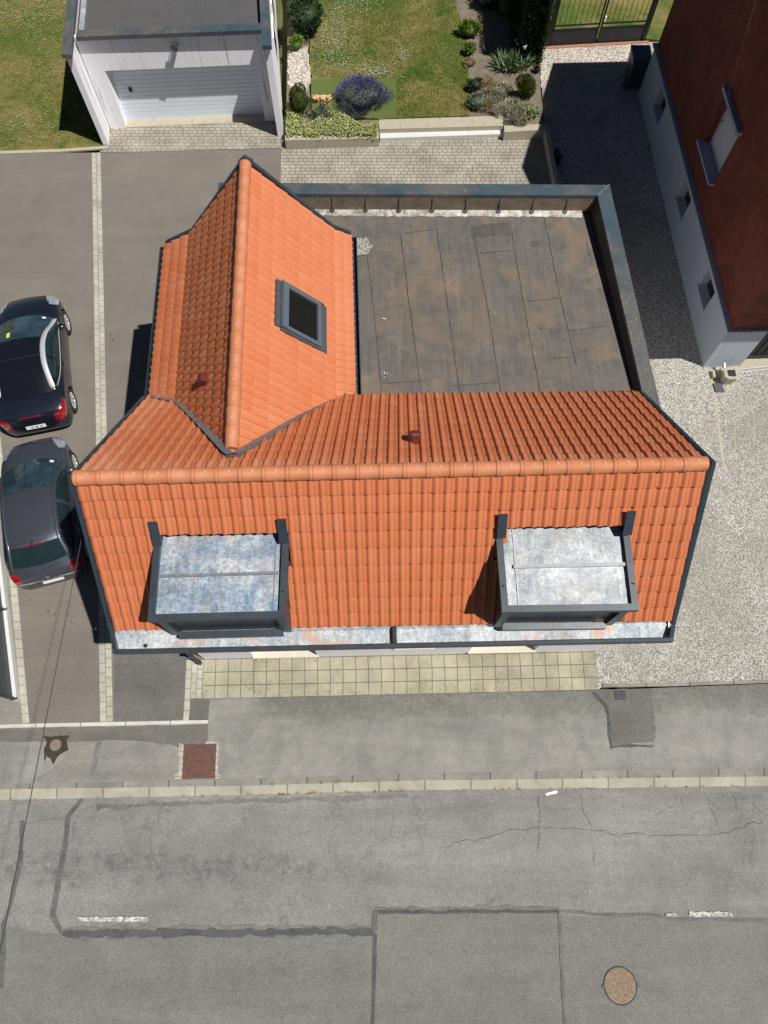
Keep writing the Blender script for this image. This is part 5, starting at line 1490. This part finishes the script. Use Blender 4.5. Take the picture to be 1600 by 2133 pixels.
def bvh(me):
    if me.name not in _bv: _bv[me.name] = BVHTree.FromPolygons([v.co.copy() for v in me.vertices], [tuple(p.vertices) for p in me.polygons])
    return _bv[me.name]
def surf(me, x, y):
    h = bvh(me).ray_cast(Vector((x, y, 3)), Vector((0, 0, -1))); return h[0]
def surf_side(me, x, z, sy):
    h = bvh(me).ray_cast(Vector((x, sy * 2, z)), Vector((0, -sy, 0))); return h[0]
def on_rear(me, y, z):
    h = bvh(me).ray_cast(Vector((-4, y, z)), Vector((1, 0, 0))); return h[0], h[1]
def plate(root, me, yc, zc, w, h, front=False):
    p, n = on_rear(me, yc, zc)
    mb = MB(); up = V(.25, 0, 1).normalized(); nn = V(-1, 0, .25).normalized()
    o = p + nn * .012
    mb.box(o - V(0, w / 2, 0) - up * h / 2, V(0, w, 0), up * h, nn * .01)
    return mb.build('number_plate', 'plate_white', root)
def text_strip(root, me, yc, zc, w, h):
    """blurred dark characters on the plate, unreadable in the photograph"""
    p, n = on_rear(me, yc, zc); up = V(.25, 0, 1).normalized(); nn = V(-1, 0, .25).normalized(); o = p + nn * .023
    mb = MB()
    for k in (-.30, -.24, -.10, -.04, .02, .16, .22): mb.box(o + V(0, k * w - .011, 0) - up * h * .26, V(0, .022, 0), up * h * .52, nn * .001)
    mb.build('plate_marks', 'black_plastic', root)

def extra_cc(root, me, body):
    p = plate(root, me, 0, .56, .50, .10); text_strip(p, me, 0, .56, .50, .10)
    link(peel(me, lambda c, n: -2.2 < c.x < -1.78 and abs(c.y) < .27 and .885 < c.z < .91 and n.x < .3), 'brake_light', 'red_lens', root)
    mb = MB(); a, n = on_rear(me, 0, .80); mb.disc(a + n * .012, .045, 12, up=n); mb.build('badge', 'chrome', root)
    mb = MB()   # wipers at the foot of the screen
    for y0, y1 in ((.55, .0), (-.02, -.58)):
        a = V(*[0, 0, 0]); s0 = .10
        x0, yy, z0 = cr(CC['rail'], .03)[:3]; mb.tube([V(.98, y0, 1.0), V(.95, (y0 + y1) / 2, 1.025), V(.93, y1, 1.03)], .011, 6)
    mb.build('wiper', 'black_plastic', root)
    mb = MB(); q = [(.42, .16), (.42, .10), (.30, .10), (.30, .16)]
    rows = strip_patch(CC['rail'], CC['cen'], 0, .34, 30, 16, .012)
    mb.face([rows[22][11], rows[22][12], rows[28][12], rows[28][11]][::-1]); mb.build('sticker', 'yellow_tag', root)
    mb = MB(); mb.face([rows[4][2], rows[4][3], rows[7][3], rows[7][2]][::-1]); mb.build('sticker', 'plate_white', root)
    rows = strip_patch(CC['rail'], CC['cen'], .60, .605, 1, 16, .004); mb = MB(); mb.tube([Vector(p) for p in rows[0]][1:-1], .006, 5, smooth=False); mb.build('roof_joint', 'dark_iron', root)
CC = dict(label='dark navy coupe with silver roof arches, black roof and red tail lights', loc=(-9.33, 10.84, 0), rz=R(90 + 13), scale=.98, wb=2.605, track=.80, hw=.91, r=.325, spokes=9,
    paint='paint_navy', pillar='paint_black', archmat='satin_silver', archw=.07, arch=(.02, .98), beltmat='satin_silver', mirror=(.62, .88, 1.0),
    body=[(-2.05, .30, .55, .60, .32), (-2.03, .60, .62, .70, .26), (-1.97, .78, .84, .90, .22), (-1.86, .86, .92, .98, .20), (-1.63, .90, .96, 1.03, .19), (-1.30, .915, .96, 1.05, .18), (-.70, .91, .93, 1.02, .17), (0, .90, .90, 1.0, .17), (.60, .90, .89, .99, .17), (1.05, .905, .85, .97, .18), (1.45, .90, .78, .90, .19), (1.80, .86, .69, .81, .20), (2.05, .74, .60, .70, .22), (2.19, .52, .52, .58, .25), (2.25, .25, .46, .50, .30)],
    rail=[(.98, .80, .93), (.70, .755, 1.06), (.30, .66, 1.26), (-.05, .61, 1.355), (-.40, .60, 1.38), (-.75, .61, 1.34), (-1.08, .65, 1.22), (-1.36, .69, 1.03)],
    belt=[(.95, .84, .90), (.68, .855, .93), (.30, .86, .95), (-.05, .865, .96), (-.40, .86, .965), (-.75, .845, .97), (-1.06, .80, .985), (-1.34, .72, 1.0)],
    cen=[(1.22, .955), (.86, 1.11), (.38, 1.31), (-.02, 1.40), (-.42, 1.42), (-.80, 1.38), (-1.16, 1.25), (-1.50, 1.05)],
    top=[('windscreen', 0, .36, 'car_glass_front', 0), ('roof', .36, .62, 'paint_black', 0), ('rear_window', .62, 1, 'paint_black', 0)],
    windows=[(.10, .60), (.63, .86)],
    head=lambda x, y, z, n: 1.58 < x < 2.16 and y > .50 and y > .50 + (2.0 - x) * .35 and y < .84 and n.z > .1 and z > .50,
    tail=lambda x, y, z, n: -2.06 < x < -1.60 and y > .56 + (x + 2.03) * .50 and z > .60 + (x + 2.03) * .56 and z < .905 + (x + 2.03) * .13 - max(0, -1.88 - x) * .5,
    gaps=[[(1.92, -.72), (1.60, -.74), (1.20, -.76), (1.02, -.8)], [(1.92, .72), (1.60, .74), (1.20, .76), (1.02, .8)], [(1.9, .72), (2.02, .4), (2.07, 0), (2.02, -.4), (1.9, -.72)],
          [(-1.45, -.70), (-1.75, -.66), (-1.88, -.6)], [(-1.45, .70), (-1.75, .66), (-1.88, .6)], [(-1.88, .6), (-1.93, .3), (-1.94, 0), (-1.93, -.3), (-1.88, -.6)]],
    doors=[.85, -.62], handles=[(-.45, .80)], extra=extra_cc)
make_car(CC)

def extra_hb(root, me, body):
    p = plate(root, me, -.05, .52, .50, .09)
    link(peel(me, lambda c, n: -2.0 < c.x < -1.78 and abs(c.y) < .72 and .50 < c.z < .66 and n.x < -.2 and n.z > .1, .004), 'bumper_strip', 'satin_silver', root)
    rows = strip_patch(HB_['rail'], HB_['cen'], .762, 1, 10, 16, .008)
    mb = MB(); mb.tube([Vector(rows[0][k]) for k in range(5, 12)], .018, 6); mb.build('brake_light', 'red_lens', root)
    rows = strip_patch(HB_['rail'], HB_['cen'], .70, .80, 10, 16, .0)
    a = Vector(rows[4][8]); mb = MB(); mb.box(a + V(-.07, -.02, 0), (.11, 0, 0), (0, .04, 0), (0, 0, .03)); mb.tube([a + V(-.05, 0, .02), a + V(-.20, 0, .12)], .006, 5); mb.build('antenna', 'black_plastic', root)
    mb = MB()
    for y0, y1 in ((.55, .02), (.0, -.56)): mb.tube([V(1.04, y0, .99), V(1.0, (y0 + y1) / 2, 1.015), V(.98, y1, 1.02)], .012, 6)
    mb.build('wiper', 'black_plastic', root)
    rows = strip_patch(HB_['rail'], HB_['cen'], .0, .33, 20, 16, .006)
    mb = MB(); mb.face([rows[2][2], rows[2][3], rows[4][3], rows[4][2]][::-1]); mb.build('sticker', 'plate_white', root)
    mb = MB(); r2 = strip_patch(HB_['rail'], HB_['cen'], .86, 1, 10, 16, .012)
    mb.tube([Vector(r2[9][8]), Vector(r2[7][5]), Vector(r2[7][3])], .01, 6); mb.build('rear_wiper', 'black_plastic', root)
    mb = MB(); a, n = on_rear(me, 0, .74); mb.disc(a + n * .010, .05, 14, up=n); mb.tube([a + n * .02 + V(0, -.10, -.06), a + n * .02 + V(0, .10, -.06)], .02, 8); mb.build('badge', 'chrome', root)
    rows = strip_patch(HB_['rail'], HB_['cen'], .50, .505, 1, 16, .003); mb = MB(); mb.tube([Vector(p) for p in strip_patch(HB_['rail'], HB_['cen'], .735, .74, 1, 16, .002)[0]], .005, 5, smooth=False); mb.build('tailgate_gap', 'black_plastic', root)
HB_ = dict(label='grey hatchback with a grey metal roof and short roof aerial, parked beside the gable', loc=(-8.30, 6.60, 0), rz=R(90 + 16), scale=.955, wb=2.54, track=.76, hw=.875, r=.30, spokes=7,
    paint='paint_grey', pillar='paint_grey', archmat='paint_grey', archw=.035, arch=(.0, 1.0), beltmat='black_plastic', mirror=(.68, .85, .98),
    body=[(-1.95, .35, .52, .58, .34), (-1.94, .62, .60, .68, .28), (-1.90, .76, .74, .82, .24), (-1.82, .82, .86, .94, .21), (-1.60, .855, .93, 1.0, .19), (-1.1, .875, .94, 1.0, .18), (-.4, .875, .92, .99, .17), (.3, .87, .90, .98, .17), (.75, .87, .885, .985, .17), (1.10, .865, .86, .975, .18), (1.45, .85, .79, .91, .19), (1.75, .79, .70, .82, .20), (1.95, .66, .60, .70, .23), (2.05, .46, .52, .57, .27), (2.09, .22, .45, .48, .32)],
    rail=[(1.0, .77, .93), (.72, .735, 1.08), (.36, .65, 1.29), (.0, .605, 1.405), (-.45, .60, 1.435), (-.88, .595, 1.42), (-1.22, .59, 1.36), (-1.52, .64, 1.17), (-1.76, .70, .96)],
    belt=[(.98, .81, .90), (.72, .825, .92), (.36, .835, .94), (.0, .84, .95), (-.45, .84, .96), (-.9, .835, .975), (-1.3, .82, 1.0), (-1.58, .77, 1.0), (-1.76, .72, .95)],
    cen=[(1.24, .95), (.90, 1.12), (.45, 1.34), (.03, 1.445), (-.45, 1.475), (-.90, 1.46), (-1.28, 1.41), (-1.60, 1.20), (-1.88, .96)],
    top=[('windscreen', 0, .335, 'car_glass_front', 0), ('roof', .335, .765, 'paint_grey', 0), ('rear_window', .765, .925, 'car_glass', 0), ('tailgate', .925, 1, 'paint_grey', 0)],
    windows=[(.12, .44), (.47, .68), (.70, .82)],
    head=lambda x, y, z, n: 1.50 < x < 1.98 and y > .50 and y > .46 + (1.92 - x) * .5 and y < .80 and n.z > .1 and z > .50,
    tail=lambda x, y, z, n: -1.93 < x < -1.62 and y > .60 and .68 < z < .93 and n.z < .9 and (x < -1.72 or z > .74),
    gaps=[[(1.75, -.66), (1.45, -.70), (1.15, -.72), (1.02, -.78)], [(1.75, .66), (1.45, .70), (1.15, .72), (1.02, .78)], [(1.75, .66), (1.89, .35), (1.93, 0), (1.89, -.35), (1.75, -.66)]],
    doors=[.80, -.20, -1.05], handles=[(-.05, .78), (-.95, .80)], extra=extra_hb)
make_car(HB_)
# ---------------------------------------------------------------- plants
def leafmat(name, cols, rough=.6, trans=.15):
    m = M(name, rough, 0, .3); a = m.attr('tone'); n = m.noise(1.7, 3, .6)
    c = m.ramp(a.outputs['Fac'], [(i / (len(cols) - 1), c) for i, c in enumerate(cols)])
    m.color(c); MT[name] = m.m
leafmat('leaf_thuja', [(.012, .024, .007), (.030, .055, .012), (.065, .095, .022)])
leafmat('leaf_dark', [(.014, .028, .010), (.03, .06, .018), (.07, .11, .035)])
leafmat('leaf_bright', [(.06, .11, .012), (.14, .22, .025), (.25, .33, .05)])
leafmat('leaf_ivy', [(.10, .13, .03), (.26, .30, .09), (.50, .50, .26)])
leafmat('leaf_conifer', [(.035, .05, .008), (.075, .095, .016), (.14, .15, .03)])
leafmat('leaf_silver', [(.17, .165, .10), (.30, .29, .20), (.46, .44, .33)])
leafmat('leaf_dry', [(.13, .09, .04), (.25, .18, .08), (.42, .33, .16)])
leafmat('leaf_grey', [(.06, .085, .05), (.14, .18, .11), (.27, .31, .21)])
leafmat('leaf_iris', [(.06, .11, .045), (.14, .22, .10), (.27, .35, .19)])
leafmat('flower_purple', [(.035, .026, .11), (.075, .052, .21), (.15, .115, .33)])
leafmat('petal_white', [(.7, .7, .68), (.8, .8, .8), (.85, .85, .85)])
leafmat('petal_orange', [(.6, .28, .10), (.78, .45, .22), (.8, .6, .4)])
leafmat('grass_blade', [(.06, .105, .016), (.15, .165, .036), (.30, .25, .09)])
leafmat('clover_head', [(.16, .20, .08), (.28, .32, .18), (.46, .49, .36)])
leafmat('twig', [(.06, .045, .03), (.09, .07, .05), (.13, .10, .07)])

def rvec():
    while 1:
        v = Vector((random.uniform(-1, 1), random.uniform(-1, 1), random.uniform(-1, 1)))
        if .05 < v.length < 1: return v
def leaf(mb, p, d, n, l, w, tone, mi=0):
    d = d.normalized(); s = d.cross(n)
    if s.length < 1e-3: s = d.orthogonal()
    s.normalize(); s *= w / 2
    mb.face([p, p + d * l * .5 + s, p + d * l, p + d * l * .5 - s], mi=mi, tone=tone)
def crown(mb, c, r, n, size, lumps=9, box=False, shell=.55, upw=.35, aspect=.5, clumps=None, tone0=.5, lo=0):
    """leaf sized faces spread through a lumpy volume, light and dark by leaf tone"""
    c = Vector(c); L = []
    for k in range(lumps):
        v = rvec().normalized() if not box else Vector((random.uniform(-1, 1), random.uniform(-1, 1), random.uniform(-1, 1)))
        L.append((Vector((v.x * r[0], v.y * r[1], v.z * r[2])) * (.55 if not box else .85), random.uniform(.38, .62), random.gauss(0, .16)))
    for k in range(n):
        o, q, tb = random.choice(L)
        v = rvec().normalized() * random.uniform(shell, 1.0)
        rr = min(r) if not box else min(r) * .8
        p = c + o + Vector((v.x * r[0], v.y * r[1], v.z * r[2])) * q
        if p.z < lo + .01: p.z = lo + random.uniform(.01, .08)
        d = (v + rvec() * .9 + Vector((0, 0, upw))).normalized()
        leaf(mb, p, d, rvec(), size * random.uniform(.6, 1.4), size * aspect * random.uniform(.7, 1.3), max(0, min(1, tone0 + tb + random.gauss(0, .2))))
def core(mb, c, r, lo=0, k=.72):
    c = Vector(c); rows = []
    for i in range(9):
        th = math.pi * i / 8
        rows.append([c + Vector((math.sin(th) * math.cos(a) * r[0] * k * random.uniform(.85, 1.1), math.sin(th) * math.sin(a) * r[1] * k * random.uniform(.85, 1.1), math.cos(th) * r[2] * k)) for a in [2 * math.pi * j / 14 for j in range(14)]])
    mb.grid(rows, close=True, tone=.1)
def bush(name, px, py, r, h, n, size, mat, label, cat='shrub', group=None, base=GH, **kw):
    group = group or ('shrubs planted round the garden' if name == 'shrub' else 'small clipped conifers')
    g = P(px, py, base); t = thing(name, label, cat, g, group)
    mb = MB(); core(mb, g + V(0, 0, h * .5), (r[0], r[1], h * .5)); crown(mb, g + V(0, 0, h * .52), (r[0], r[1], h * .5), n, size, lo=base, **kw)
    mb.build('foliage', mat, t)
    mb = MB()
    for k in range(5):
        a = k * 1.26; mb.tube([g + V(0, 0, -.02), g + V(math.cos(a) * r[0] * .3, math.sin(a) * r[1] * .3, h * .35), g + V(math.cos(a) * r[0] * .5, math.sin(a) * r[1] * .5, h * .7)], [.02, .014, .006], 5)
    mb.build('stem', 'twig', t); return t

bush('conifer', 628, 236, (.36, .36), .9, 6200, .05, 'leaf_conifer', 'small rounded green conifer beside the garage wall', 'conifer', upw=1.2, shell=.75)
bush('conifer', 1092, 205, (.36, .36), .95, 6200, .05, 'leaf_conifer', 'round olive green conifer above the silvery plants', 'conifer', upw=1.2, shell=.75)
bush('shrub', 976, 76, (.34, .30), .5, 1300, .10, 'leaf_bright', 'bright yellow green shrub at the right edge of the lawn', upw=.9)
bush('shrub', 978, 112, (.22, .20), .36, 700, .08, 'leaf_bright', 'smaller light green shrub just below the bright yellow green one', upw=.8, tone0=.35)
bush('shrub', 977, 136, (.2, .15), .2, 260, .07, 'leaf_dry', 'tiny half dry shrub on the bare soil', upw=.6)
bush('shrub', 988, 186, (.27, .24), .34, 800, .07, 'leaf_dark', 'dark little shrub on the soil beside the lawn', upw=.7, tone0=.35)
bush('shrub', 992, 222, (.34, .28), .34, 900, .07, 'leaf_grey', 'dull grey green shrub by the step end', upw=.7, tone0=.25)
bush('shrub', 1100, 240, (.36, .24), .3, 1500, .075, 'leaf_ivy', 'pale yellow green shrub at the corner of the planter wall', upw=.6)
bush('shrub', 1118, 150, (.14, .14), .2, 220, .06, 'leaf_dark', 'small green seedling between soil and gravel', upw=.8)
bush('shrub', 640, 62, (.62, .75), 1.0, 3600, .12, 'leaf_dark', 'large dark green shrub against the garage side wall', upw=.4, shell=.5)
bush('shrub', 618, 102, (.22, .26), .35, 500, .10, 'leaf_bright', 'small green plant below the large shrub by the garage', upw=.7, tone0=.3)
# silvery and dry ground plants
t = thing('lavender_cotton', 'sprawling silvery plant hanging over the short planter wall', 'plant', P(1060, 235, GH))
mb = MB()
for (x, y, rx, ry, h, n) in ((1030, 212, .5, .4, .3, 1700), (1062, 236, .6, .42, .36, 2600), (1080, 258, .42, .25, .3, 1200), (1048, 188, .36, .32, .24, 800)):
    g = P(x, y, GH); crown(mb, g + V(0, 0, h / 2), (rx, ry, h / 2), n, .075, lo=GH - .05, upw=.7, aspect=.28)
mb.build('foliage', 'leaf_silver', t)
mb = MB()
for (x, y) in ((1012, 178), (1020, 200), (1010, 230)):
    g = P(x, y, GH); crown(mb, g + V(0, 0, .12), (.28, .26, .13), 420, .09, lo=GH, upw=.9, aspect=.2)
mb.build('dry_stalks', 'leaf_dry', t)
# iris clump with white flowers
g0i = P(1066, 138, GH); t = thing('iris_clump', 'spiky iris clump with a few white flowers in front of the hedge', 'plant', g0i)
mb = MB(); fl_ = MB()
for k in range(320):
    a = random.uniform(0, 6.28); rr = random.uniform(0, .52); p = g0i + V(math.cos(a) * rr * 1.15, math.sin(a) * rr * .6, 0)
    d = Vector((math.cos(a) * rr * 1.1 + random.gauss(0, .22), math.sin(a) * rr + random.gauss(0, .22), 1)).normalized(); l = random.uniform(.30, .58); s = d.cross(rvec()).normalized() * .02; tn = random.random()
    q = p + d * l * .6; e = q + (d + V(random.gauss(0, .35), random.gauss(0, .35), -.3)).normalized() * l * .5
    mb.face([p - s, p + s, q + s, q - s], tone=tn); mb.face([q - s, q + s, e], tone=tn)
for k, (dx_, dy_) in enumerate(((.05, .35), (.3, .0), (.34, .06), (.10, .2), (-.28, -.25), (-.22, -.3))):
    p = g0i + V(dx_, dy_, .62 if k < 4 else .12)
    for j in range(14): leaf(fl_, p, rvec(), rvec(), .07, .05, random.random(), 0 if k < 4 else 1)
mb.build('leaves', 'leaf_iris', t); fl_.build('flowers', ['petal_white', 'petal_orange'], t)
# lavender
g = P(752, 214, GH); t = thing('lavender_bush', 'big lavender bush covered with violet blue flower spikes', 'lavender', g)
mb = MB(); core(mb, g + V(0, 0, .3), (.8, .62, .34), k=.8); sp = MB()
for k in range(3400):
    a = random.uniform(0, 6.28); rr = math.sqrt(random.random()) * (1 + .13 * math.sin(3 * a + 1) + .08 * math.sin(7 * a)); p = g + V(math.cos(a) * rr * .70, math.sin(a) * rr * .58, .42 * (1 - min(1, rr * rr)) + random.uniform(-.1, .05))
    d = Vector((math.cos(a) * rr * .9 + random.gauss(0, .28), math.sin(a) * rr * .8 + random.gauss(0, .28), 1)).normalized(); l = random.uniform(.10, .38)
    s = d.cross(rvec()).normalized() * .006
    mb.face([p - s, p + s, p + d * l], tone=random.random())
    if random.random() < (.25 if (math.cos(a) * rr < -.3 and math.sin(a) * rr < .35) else .72):
        e = p + d * l
        for j in range(3): leaf(sp, e - d * .03 * j, (d + rvec() * .5), rvec(), .045, .028, random.random())
mb.build('stems', 'leaf_grey', t); sp.build('flower_spikes', 'flower_purple', t)
# ivy mat over the planter wall
t = thing('ivy_mat', 'variegated yellow green ivy covering the planter beside the garage', 'ivy', P(690, 270, GH))
mb = MB()
for k in range(9500):
    u = random.random(); x = 597 + u * 190; top = 246 + 14 * math.sin(u * 9) if u > .2 else 215
    y = random.uniform(top, 281 + random.uniform(0, 4)); p = P(x, y, GH + .02 + random.random() * .14)
    if y > 280: p.z -= random.uniform(0, .12)
    leaf(mb, p, Vector((random.gauss(0, .6), random.gauss(-.3, .6), .35)), V(0, 0, 1) + rvec() * .5, random.uniform(.035, .075), random.uniform(.03, .06), random.betavariate(2, 1.6))
mb.build('leaves', 'leaf_ivy', t)
t = thing('grey_plant', 'grey leaved plants between the small conifer and the lavender', 'plant', P(668, 232, GH))
mb = MB()
for x, y in ((660, 236), (672, 226), (682, 240)): crown(mb, P(x, y, GH + .13), (.2, .18, .14), 420, .08, lo=GH, upw=.9, aspect=.3)
mb.build('leaves', 'leaf_grey', t); mb = MB()
for k in range(90): leaf(mb, P(random.uniform(654, 688), random.gauss(203, 2.0), GH + random.uniform(.1, .2)), V(random.gauss(0, 1), random.gauss(0, 1), .3), V(0, 0, 1), .075, .06, random.random())
for k in range(36):
    p = P(random.uniform(656, 690), random.uniform(206, 224), GH); mb.tube([p, P(random.uniform(656, 686), random.uniform(200, 207), GH + .14)], .005, 4)
mb.build('dry_flowers', 'petal_orange', t)
# thuja hedge
hb = thing('hedge', 'tall dense clipped evergreen hedge beside the iron gate', 'hedge', V(4.7, 25, 0))
mb = MB(); hx0, hx1, hy0, hy1, hz = 4.35, 5.22, 22.75, 32.0, 2.5
mb.abox(hx0 + .1, hy0 + .1, .2, hx1 - .1, hy1, hz - .1)
mb.tone = [.05] * len(mb.tone)
for k in range(30000):
    f = random.random()
    if f < .34: p = V(hx1 + random.gauss(-.05, .05), random.uniform(hy0, 27.5), random.uniform(.2, hz)); nrm = V(1, 0, .5)
    elif f < .62: p = V(random.uniform(hx0, hx1), random.uniform(hy0, 28.5), hz + random.gauss(-.04, .05)); nrm = V(0, 0, 1)
    elif f < .84: p = V(random.uniform(hx0, hx1), hy0 + random.gauss(.05, .06), random.uniform(.2, hz)); nrm = V(0, -1, .5)
    else: p = V(hx0 + random.gauss(.04, .05), random.uniform(hy0, 27.5), random.uniform(.2, hz)); nrm = V(-1, 0, .5)
    w_ = .5 + .5 * math.sin(p.y * 5 + p.z * 4) * math.sin(p.x * 6 + p.z * 7)
    leaf(mb, p, nrm + rvec() * .8 + V(0, 0, .4), rvec(), random.uniform(.05, .11), random.uniform(.025, .05), max(0, min(1, random.gauss(.25 + .4 * w_, .2))))
mb.build('foliage', 'leaf_thuja', hb)
# shrubs in the shade left of the hedge
bush('shrub', 1010, 12, (.45, .5), .6, 1500, .10, 'leaf_dark', 'dark shrub with reddish dry tips at the top edge of the bed', upw=.6, tone0=.4)
bush('shrub', 1058, 30, (.6, .9), .9, 2200, .11, 'leaf_dark', 'deep green shrub standing in the shade of the hedge', upw=.5, tone0=.4)
bush('shrub', 1158, 342, (.09, .42), .5, 900, .06, 'leaf_dark', 'dark narrow plant beside the low side wall in the shade', base=0.0, upw=.8)

# grass blades on the lawns and clover heads, nobody could count them
def inside(p, poly):
    r_ = False; j = len(poly) - 1
    for i in range(len(poly)):
        a, b = poly[i], poly[j]
        if (a[1] > p[1]) != (b[1] > p[1]) and p[0] < (b[0] - a[0]) * (p[1] - a[1]) / (b[1] - a[1]) + a[0]: r_ = not r_
        j = i
    return r_
def grass(poly, z, n, name='grass'):
    xs = [p[0] for p in poly]; ys = [p[1] for p in poly]; mb = MB(); k = 0
    while k < n:
        x, y = random.uniform(min(xs), max(xs)), random.uniform(min(ys), max(ys))
        if not inside((x, y), poly): continue
        p = P(x, y, z); p.z = z; k += 1
        d = Vector((random.gauss(0, .5), random.gauss(0, .5), 1)).normalized(); l = random.uniform(.03, .075)
        s = Vector((random.gauss(0, 1), random.gauss(0, 1), 0)).normalized() * .010
        patch = math.sin(p.x * 1.3 + 1.7 * math.sin(p.y * .7)) * math.sin(p.y * 1.1 + p.x * .5)
        mb.face([p - s, p + s, p + d * l], tone=max(0, min(1, random.gauss(.5 + .28 * patch, .16))))
    o = mb.build(name, 'grass_blade'); o['kind'] = 'stuff'; return o
grass([(-60, 308), (0, 306), (125, 305), (205, 298), (240, 120), (240, -60), (-60, -60)], .02, 26000)
grass([(655, -60), (658, 0), (648, 100), (652, 160), (826, 165), (826, 246), (975, 240), (974, 100), (948, 0), (940, -60)], GH, 30000)
mb = MB()
def clover(cx, cy, sx, sy, n, z, poly=None):
    for k in range(n):
        x, y = random.gauss(cx, sx), random.gauss(cy, sy)
        if poly and not inside((x, y), poly): continue
        p = P(x, y, z); p.z = z + random.uniform(.03, .06); r_ = random.uniform(.010, .020)
        mb.face([p + V(math.cos(a) * r_, math.sin(a) * r_, random.uniform(-.004, .004)) for a in (0, 1.05, 2.1, 3.14, 4.2, 5.24)], tone=random.random())
pl_ = [(652, -20), (655, 0), (648, 100), (652, 163), (826, 165), (826, 240), (970, 240), (974, 100), (948, 0), (945, -20)]
clover(695, 85, 26, 45, 1300, GH, pl_); clover(775, 150, 26, 9, 420, GH, pl_); clover(838, 116, 9, 7, 160, GH, pl_); clover(730, 15, 30, 14, 300, GH, pl_); clover(800, 100, 90, 70, 160, GH, pl_)
pl2 = [(-20, 305), (125, 303), (200, 296), (235, 120), (235, -20), (-20, -20)]
clover(60, 25, 55, 30, 900, .02, pl2); clover(100, 120, 40, 60, 400, .02, pl2); clover(50, 270, 60, 18, 300, .02, pl2)
mb.build('clover_heads', 'clover_head')['kind'] = 'stuff'
# loose stones lying on the gravel court, seen as specks
mb = MB()
poly = [(1240, 1432), (1610, 1416), (1610, 800), (1400, 800), (1475, 960), (1410, 1330), (1243, 1350)]
k = 0
while k < 8000:
    x, y = random.uniform(1238, 1620), random.uniform(760, 1434)
    if not inside((x, y), poly): continue
    k += 1; p = P(x, y, .01); r_ = random.uniform(.008, .02); h_ = r_ * .7; a0 = random.uniform(0, 6.28)
    base = [p + V(math.cos(a0 + a) * r_ * random.uniform(.7, 1.2), math.sin(a0 + a) * r_ * random.uniform(.6, 1), 0) for a in (0, 1.25, 2.5, 3.77, 5.02)]
    top = p + V(0, 0, h_); tn = random.random()
    for i in range(5): mb.face([base[i], base[(i + 1) % 5], top], tone=tn)
leafmat('pebble', [(.20, .18, .15), (.44, .42, .37), (.62, .60, .56)], .9)
mb.build('loose_gravel', 'pebble')['kind'] = 'stuff'
# moss and small weeds in the kerb joints
mb = MB()
kx_ = [(0, 1666), (500, 1656), (850, 1646), (1600, 1637)]
for k in range(90):
    i = random.choice((0, 1, 1, 2, 2)); a, b = kx_[i], kx_[i + 1]; t_ = random.random()
    up = random.random() < .4
    p = P(a[0] + (b[0] - a[0]) * t_, a[1] + (b[1] - a[1]) * t_ + random.uniform(-1.5, 1.5) - (22 if up else 0), ZR if not up else 0); p.z = .0 if up else ZR + .02
    for j in range(random.randint(3, 12)):
        leaf(mb, p + V(random.gauss(0, .025), random.gauss(0, .012), .003), V(random.gauss(0, 1), random.gauss(0, 1), .6), V(0, 0, 1), random.uniform(.015, .045), .012, random.random() * .6)
mb.build('joint_moss', 'leaf_dry')['kind'] = 'stuff'
